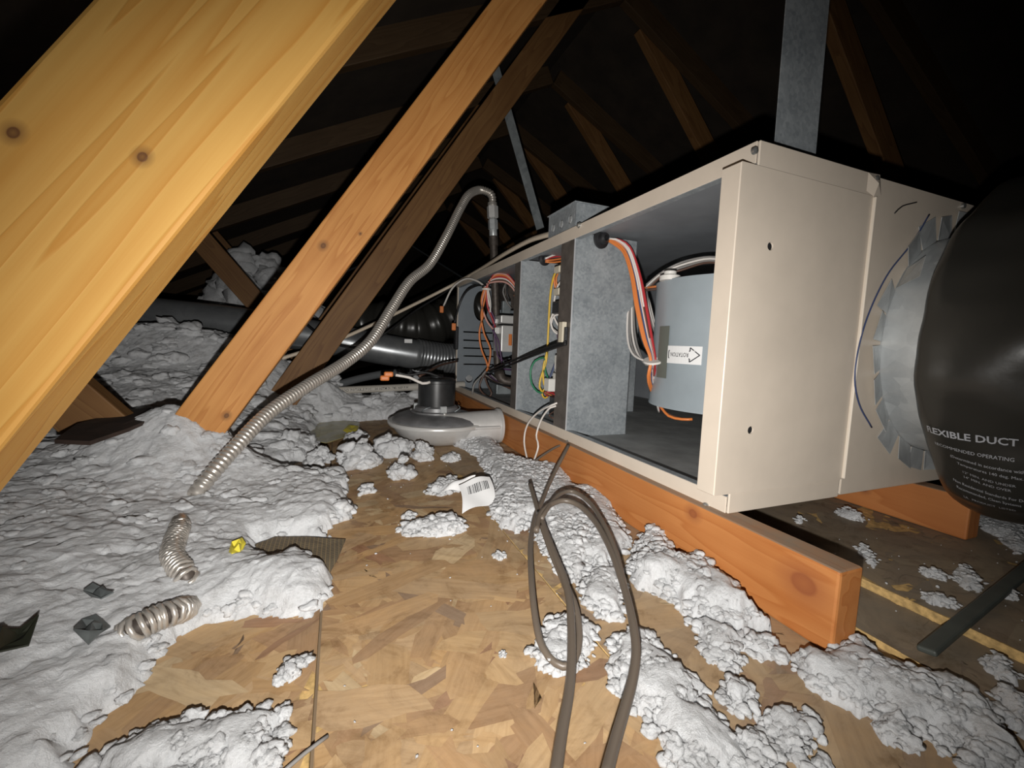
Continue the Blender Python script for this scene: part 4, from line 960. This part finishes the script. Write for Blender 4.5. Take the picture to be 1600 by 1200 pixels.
def z6(x, y): return (500+x/2.1817, 650+y/2.1817)
def z7(x, y): return (1000+x/2.6667, 750+y/2.6667)
PATCH = [
 ('foot of the near left, cut off by the bottom edge', [(132, 1215), (180, 1185), (215, 1150), (262, 1142), (300, 1128), (350, 1132), (400, 1122), (452, 1112), (440, 1165), (432, 1230), (160, 1260)], .026, .05, 0, 'white insulation patch at the bottom edge beside the floor seam'),
 ('', [z6(*p) for p in [(470, 105), (540, 85), (590, 95), (640, 150), (740, 180), (850, 200), (870, 265), (905, 255), (955, 205), (985, 250), (1000, 330), (1050, 440), (1020, 490), (985, 560), (930, 520), (890, 585), (820, 545), (740, 425), (722, 380), (670, 400), (580, 350), (600, 250), (540, 145)]], .030, .035, 0, 'long insulation heap along the board, behind the looped grey cable'),
 ('', [z6(*p) for p in [(885, 590), (940, 530), (1020, 545), (1040, 640), (1035, 705), (960, 690), (905, 660)]], .018, .03, 0, 'insulation patch just right of the cable crossing'),
 ('', [z7(*p) for p in [(0, 250), (50, 228), (110, 270), (160, 370), (230, 340), (350, 420), (350, 460), (440, 520), (450, 580), (540, 640), (430, 640), (330, 640), (200, 590), (150, 520), (0, 460), (-50, 420)]], .030, .030, 0, 'tall ragged insulation ridge leaning on the board face'),
 ('', [z7(*p) for p in [(200, 600), (330, 620), (440, 680), (560, 690), (600, 780), (540, 765), (450, 720), (430, 790), (350, 800), (280, 760), (225, 660)]], .012, .025, 0, 'flat insulation scrap under the knot of the board'),
 ('', [z7(*p) for p in [(-115, 700), (-60, 640), (0, 650), (50, 650), (70, 720), (130, 760), (180, 820), (270, 890), (250, 970), (330, 1010), (380, 1100), (430, 1260), (150, 1260), (40, 1010), (-20, 990), (-80, 900), (-120, 800)]], .022, .04, 0, 'broad insulation streak running to the bottom edge right of the cable'),
 ('', [z7(*p) for p in [(325, 890), (365, 860), (410, 865), (470, 900), (485, 990), (400, 980), (335, 945)]], .012, .02, 0, 'small round insulation tuft alone below the flat scrap'),
 ('', [z7(*p) for p in [(490, 1015), (560, 965), (620, 1000), (700, 990), (745, 1100), (700, 1140), (790, 1240), (650, 1200), (560, 1090)]], .012, .025, 0, 'insulation tuft with a tail near the bottom edge'),
 ('', [z7(*p) for p in [(410, 1100), (510, 1082), (560, 1150), (610, 1240), (420, 1250)]], .012, .02, 0, 'insulation scrap cut by the bottom edge left of the tailed tuft'),
 ('', [z7(*p) for p in [(655, 735), (780, 765), (870, 655), (930, 700), (970, 765), (1210, 845), (1300, 870), (1420, 940), (1500, 1000), (1500, 1060), (1560, 1150), (1640, 1240), (1380, 1240), (1330, 1110), (1270, 1140), (1200, 1080), (1150, 1140), (1030, 1100), (1010, 1000), (920, 970), (700, 870), (650, 790)]], .026, .04, .002, 'long insulation drift from the board end to the lower right corner'),
 ('', [(622, 830), (650, 822), (690, 812), (722, 815), (732, 832), (700, 838), (660, 838), (632, 838)], .007, .012, 0, 'thin flat insulation strip lying alone on the bare floor'),
 ('', [(833, 1025), (850, 985), (875, 968), (905, 978), (929, 985), (922, 1030), (900, 1050), (872, 1062), (842, 1048)], .012, .025, 0, 'insulation tuft under the lower loop of the cable'),
 ('', [(662, 772), (690, 755), (712, 750), (722, 765), (690, 776)], .010, .014, 0, 'small insulation scrap left of the barcode paper'),
 ('', [(432, 1062), (452, 1040), (478, 1038), (474, 1058), (450, 1072)], .005, .010, 0, 'tiny insulation flake on the seam of the floor panels'),
]
for k, (_, poly, hm, wd, z0, lb) in enumerate(PATCH):
    o = ins_patch('insulation_patch', poly, hm*{1: .5, 3: .75, 9: .42}.get(k, .34), wd, .0034, 100+13*k, z0=z0, amp=.35)
    tag(o, lb, 'insulation', 'insulation patches on the floor')
# scraps on the grey panels to the right
GP = [([(810, 130), (850, 128), (940, 165), (935, 180), (870, 165)], 'wispy scrap between the two boards under the furnace'),
      ([(640, 168), (670, 165), (690, 178), (650, 180)], 'crumb on the grey panel just below the furnace corner'),
      ([(895, 285), (925, 278), (960, 300), (990, 350), (970, 362), (940, 340)], 'scrap at the far top corner of the board end'),
      ([(1160, 385), (1190, 375), (1280, 405), (1275, 422), (1190, 405)], 'oblong scrap alone on the grey panel'),
      ([(1320, 372), (1350, 362), (1430, 440), (1425, 468), (1360, 460), (1330, 440)], 'forked scrap left of the dark stick'),
      ([(1160, 488), (1230, 490), (1330, 530), (1320, 542), (1220, 520)], 'long thin scrap below the forked one'),
      ([(1490, 475), (1540, 470), (1610, 500), (1560, 505)], 'faint scrap right of the dark stick'),
      ([(1410, 200), (1430, 110), (1500, 100), (1600, 150), (1640, 300), (1560, 310), (1500, 240)], 'dim heap under the black duct at the right edge'),
      ([(1430, 750), (1500, 745), (1570, 820), (1560, 855), (1480, 830)], 'dim scrap below the yellow panel edge at right'),
      ([(1450, 870), (1540, 880), (1640, 960), (1640, 1080), (1540, 1000)], 'dim patch at the right edge below the panel edge')]
for k, (pl, lb) in enumerate(GP):
    o = ins_patch('insulation_scrap', [z7(*p) for p in pl], .003, .014, .0034, 300+7*k, z0=.019 if k not in (8, 9) else .009, amp=.2, rag=.005, smin=.003, smax=.009, flat=.45)
    tag(o, 'pale insulation '+lb, 'insulation', 'insulation scraps on the grey panels')
# standing tufts in the middle distance
CL = [(420, 722, 100, 55, 'large insulation clump left of the tuft row, against the gas connector'), (488, 731, 44, 40, 'narrow insulation clump beside the large one in the tuft row'),
      (545, 736, 76, 58, 'wide insulation clump in the middle of the tuft row'), (608, 714, 66, 48, 'tall insulation clump in front of the draft blower'),
      (655, 722, 42, 38, 'insulation clump touching the draft blower bowl'), (620, 753, 48, 42, 'insulation clump standing nearest in front of the tall one'),
      (465, 768, 70, 34, 'low insulation clump on the bed edge below the tuft row'), (566, 774, 34, 22, 'small clump at the floor seam by the bed edge'),
      (703, 722, 36, 18, 'small flat clump below the blower outlet'), (735, 700, 60, 22, 'clump under the blower outlet by the board'),
      (515, 815, 60, 40, 'clump at the bed edge above the dark scrim'), (637, 812, 30, 12, 'tiny clump above the thin flat strip'),
      (780, 876, 28, 12, 'tiny clump left of the cable loop'), (786, 1029, 16, 9, 'tiny crumb left of the lower cable loop'), (640, 690, 40, 30, 'clump between the tall one and the blower rim'),
      (550, 690, 40, 22, 'clump on the plastic film behind the tuft row')]
for k, (px, py, wp_, hp, lb) in enumerate(CL): clump(px, py, wp_, hp, 40+k, lb, parts=6 if wp_ > 40 else 3)
# crumbs
rs = np.random.RandomState(77); V = []; F = []; n0 = 0
for k in range(150):
    x, y = (rs.uniform(-.49, -.03), rs.uniform(-.2, .75)) if k < 80 else (rs.uniform(.05, .5), rs.uniform(-.3, .0))
    s_ = rs.choice([.0015, .002, .003, .005], p=[.4, .35, .2, .05]); v, f = blob_vf((x, y, (.001 if k < 80 else (.0195 if x > .149 else .009))+s_*.2), (s_*1.5, s_, s_), 3000+k, 1); V.append(v); F.append(f+n0); n0 += len(v)
cr_ = mk('insulation_crumbs', np.vstack(V), np.vstack(F), m_ins, None, True); tag(cr_, 'tiny white crumbs scattered over the bare floor', 'insulation', kind='stuff')

# ================================================================== LOOSE THINGS
# broken lengths of flexible metal conduit sticking out of the wool
def conduit(pts, r, label):
    """a sprung strip-wound conduit: a coil about its centre line, plus the dark bore inside"""
    C_ = spline(pts, .0006); s2 = np.concatenate([[0], np.cumsum(np.linalg.norm(np.diff(C_, axis=0), axis=1))]); T_, N_, B_ = frames(C_)
    ph = np.cumsum(np.gradient(s2)*2*np.pi/(.0052+.0006*np.sin(s2*90))); q = C_+r*(np.cos(ph)[:, None]*N_+np.sin(ph)[:, None]*B_)
    root = thing('flexible_conduit', pts[len(pts)//2]-np.array([0, 0, r]), label, 'conduit', 'flexible conduit pieces')
    V, F = sweep(q, .0026, 7); mk('steel_coil', V, F, m_stain, root, True)
    V, F = sweep(C_[::8], r*.82, 12); mk('bore', V, F, m_iron, root, True)
conduit([at(281, 806, Z=.016), at(281, 824, Z=.040), at(272, 850, Z=.040), at(270, 872, Z=.039), at(285, 893, Z=.036), at(294, 908, Z=.026), at(300, 918, Z=.004)], .0105, 'upright kinked piece of flexible metal conduit poking out of the insulation')
conduit([at(178, 1002, Z=.002), at(196, 990, Z=.020), at(215, 980, Z=.028), at(245, 966, Z=.030), at(275, 956, Z=.027), at(300, 948, Z=.010)], .0105, 'short flexible conduit piece lying low in the near insulation')
# dark scraps half buried
def scrap(name, poly, z, mat, label, cat, seed, bend=.006, thick=.0015):
    P = [at(x, y, Z=z) for x, y in poly]; c = np.mean(P, axis=0); V = []; n = len(P); rs = np.random.RandomState(seed)
    ring = [(c+(p-c)*s_) for s_ in (1, .55) for p in P]+[c]
    for dz in (0, -thick): V += [(p[0], p[1], p[2]+dz+rs.normal(0, bend*.35) if dz == 0 else 0) for p in ring]
    m_ = len(ring)
    for i in range(m_): V[m_+i] = (V[i][0], V[i][1], V[i][2]-thick)
    F = []
    for i in range(n):
        j = (i+1) % n; F += [(i, j, n+j, n+i), (n+i, n+j, 2*n)]; F += [(m_+n+i, m_+n+j, m_+j, m_+i), (m_+2*n, m_+n+j, m_+n+i), (j, i, m_+i, m_+j)]
    return tag(mk(name, V, F, mat), label, cat)
m_scrim, nt, b = nmat('scrim_kraft')
tc = nt.nodes.new('ShaderNodeTexCoord'); wv = node(nt, 'ShaderNodeTexBrick', Scale=90.0); wv.offset = 0
wv.inputs['Color1'].default_value = (.045, .043, .04, 1); wv.inputs['Color2'].default_value = (.075, .07, .06, 1); wv.inputs['Mortar'].default_value = (.26, .19, .10, 1); wv.inputs['Mortar Size'].default_value = .045
nt.links.new(tc.outputs['Object'], wv.inputs['Vector']); nt.links.new(wv.outputs[0], b.inputs['Base Color']); b.inputs['Roughness'].default_value = .7
scrap('kraft_scrim_scrap', [(398, 852), (430, 838), (480, 838), (540, 842), (528, 872), (515, 893), (470, 888), (430, 882)], .010, m_scrim, 'dark netted paper scrap at the edge of the insulation bed', 'paper', 1, .002)
m_dk = M('dark_scrap_brown', (.035, .02, .014), .8, var=.4, vscale=30)
scrap('dark_board_scrap', [(85, 686), (120, 662), (170, 645), (235, 638), (252, 645), (200, 668), (140, 690)], .145, m_dk, 'dark brown scrap half buried left of the second truss', 'scrap', 2, .004, .006)
m_dg = M('dark_grey_film', (.09, .10, .10), .5, var=.3, vscale=40)
scrap('grey_film_scrap', [(115, 995), (128, 970), (150, 960), (172, 965), (160, 982), (138, 1003)], .040, m_dg, 'crumpled dark grey film scrap in the near left insulation', 'scrap', 3, .012)
scrap('grey_film_scrap', [(130, 922), (145, 913), (165, 915), (178, 928), (158, 932)], .050, m_dg, 'small grey film scrap above the crumpled one', 'scrap', 4, .010)
scrap('dark_film_scrap', [(-10, 985), (30, 980), (62, 975), (45, 1005), (-10, 1020)], .058, M('dark_green_film', (.02, .022, .014), .5), 'dark film scrap at the left edge of the near insulation', 'scrap', 5, .010)
scrap('yellow_label_scrap', [(357, 862), (362, 848), (378, 840), (384, 846), (376, 858), (362, 866)], .035, m_yellow, 'torn yellow label scrap lying in the insulation bed', 'scrap', 6, .006)
m_film = M('olive_film', (.34, .30, .12), .25, var=.3, vscale=20)
scrap('plastic_film_scrap', [(478, 688), (486, 664), (520, 655), (562, 660), (560, 675), (535, 684), (510, 692)], .008, m_film, 'olive plastic film lying behind the insulation tufts', 'film', 7, .006)
scrap('yellow_tag', [(536, 672), (545, 664), (560, 664), (560, 671), (546, 676)], .018, m_yellow, 'small bright yellow tag on the olive film', 'tag', 8, .004)
# barcode paper
pb_ = thing('barcode_paper', at(745, 790, Z=.002), 'crumpled white paper with a barcode lying by the insulation heap', 'paper')
O = at(722, 803, Z=.003); ux = at(774, 786, Z=.012)-O; vy = at(716, 758, Z=.034)-O
def paper(u, v, off=0.0):
    p = O+ux*u+vy*v; z = .004*math.sin(u*3.1+.2)+.002*math.sin(u*6+v*4)
    return p+np.array([0, 0, max(z, -p[2]+.002)+off])
def sheet(name, f, nu, nv, mat, parent, th=.0006):
    V = []; F = []
    for s_ in (0, -th):
        for i in range(nu+1):
            for j in range(nv+1): V.append(f(i/nu, j/nv)+np.array([0, 0, s_]))
    k = (nu+1)*(nv+1)
    for i in range(nu):
        for j in range(nv):
            a = i*(nv+1)+j; F.append((a, a+nv+1, a+nv+2, a+1)); F.append((k+a+1, k+a+nv+2, k+a+nv+1, k+a))
    return mk(name, V, F, mat, parent, True)
sh = sheet('sheet', lambda u, v: paper(u+.06*math.sin(v*3), v), 16, 16, m_paper, pb_)
rnd = random.Random(3); V = []; F = []; u = .20
while u < .84:
    wd = rnd.choice([.008, .012, .02, .028]); b = len(V)
    V += [paper(u+.06*math.sin(v*3), v, .0009) for v in (.50, .60, .70, .80)]+[paper(u+wd+.06*math.sin(v*3), v, .0009) for v in (.50, .60, .70, .80)]
    F += [(b+i, b+i+4, b+i+5, b+i+1) for i in range(3)]; u += wd+rnd.choice([.010, .014, .022])
mk('barcode', V, F, m_ink, sh)
O2 = at(690, 772, Z=.004); ux2 = at(728, 766, Z=.012)-O2; vy2 = at(706, 752, Z=.022)-O2
sheet('folded_flap', lambda u, v: O2+ux2*u+vy2*v+np.array([0, 0, .008*math.sin(u*5)*math.sin(v*3+.5)+.003]), 12, 8, m_paper, pb_)
# thermostat cable loops
tcx = thing('thermostat_cable', at(870, 1000, Z=.0), 'grey-brown low-voltage cable looped over the floor in front of the furnace', 'cable')
def cab(l, r=.0042): return tube('cable_strand', [at(x, y, Z=z) for x, y, z in l], r, W['taupe'], tcx, 9, .008)
cab([(888, 696, .098), (880, 712, .086), (868, 735, .066), (856, 760, .052), (846, 785, .045), (836, 808, .040), (829, 850, .034), (831, 915, .030), (838, 975, .022), (848, 1012, .016), (868, 1036, .012), (890, 1040, .012), (902, 1018, .014), (905, 985, .018), (898, 945, .024), (880, 905, .030), (862, 865, .036), (848, 825, .042), (838, 790, .048), (828, 756, .056)], .0036)
cab([(838, 830, .046), (843, 806, .052), (858, 790, .058), (880, 782, .060), (905, 790, .058), (930, 815, .054), (950, 850, .050), (966, 890, .046), (980, 935, .042), (990, 980, .040), (994, 1020, .038), (988, 1065, .036), (974, 1115, .036), (958, 1170, .038), (944, 1225, .042)], .0042)
cab([(846, 812, .050), (852, 800, .056), (872, 774, .062), (895, 768, .062), (922, 786, .060), (945, 822, .056), (962, 862, .050), (976, 915, .044)], .0034)
cab([(842, 800, .050), (852, 830, .044), (868, 870, .038), (882, 905, .034), (890, 940, .032), (893, 985, .030), (893, 1040, .030), (888, 1090, .032), (878, 1145, .036), (866, 1225, .042)], .0042)
cab([(845, 820, .046), (860, 862, .038), (876, 900, .032), (888, 930, .028), (896, 962, .024)], .003)
tw_ = thing('lead_wire', at(822, 736, Z=.04), 'thin dark wire from the lower rail screw into the insulation', 'wire')
tube('wire', [at(822, 738, X=-.06), at(832, 724, X=-.05), at(850, 710, X=-.035), at(870, 698, X=-.02), at(886, 693, X=-.006)], .0026, W['taupe'], tw_, 7)
# dark stick, nail
st = thing('dark_stick', at(1437, 1030, Z=.012), 'dark grey flat stick lying over the panel edges at lower right', 'stick')
a = at(1447, 1018, Z=.016); b = at(1625, 872, Z=.034); board('stick', a, b, .0155, .006, M('dark_green_grey', (.055, .062, .055), .6, var=.2), st, wdir=_r0*.8+np.array([0, .6, 0]), bev=.002)
nl = thing('grey_splinter', at(470, 1180, Z=.002), 'thin grey splinter on the floor at the bottom edge', 'splinter')
tube('splinter', [at(432, 1215, Z=.003), at(475, 1178, Z=.004), at(512, 1150, Z=.003)], .0015, W['grey'], nl, 6)
# ================================================================== PRINT ON THE BLACK DUCT
jtext('FLEXIBLE DUCT', .0135, .008, .0, .0003)
jtext('RECOMMENDED OPERATING', .0062, .014, .075)
for k, (s_, ds) in enumerate([('(Determined in accordance with Test)', .042), ('Temperatures 140 deg. Max. Pos.', .046), ('12" MIN. AND UNDER', .048), ('14" MIN. AND OVER', .048), ('Non Residential Standards For Duct', .040), ('Recommended, Clean Systems', .042), ('UL  PRODUCT  LISTED', .046)]):
    jtext(s_, .0056, ds-.018, .125+.034*k+(.018 if k > 1 else 0)+(.018 if k > 3 else 0)+(.015 if k > 5 else 0))
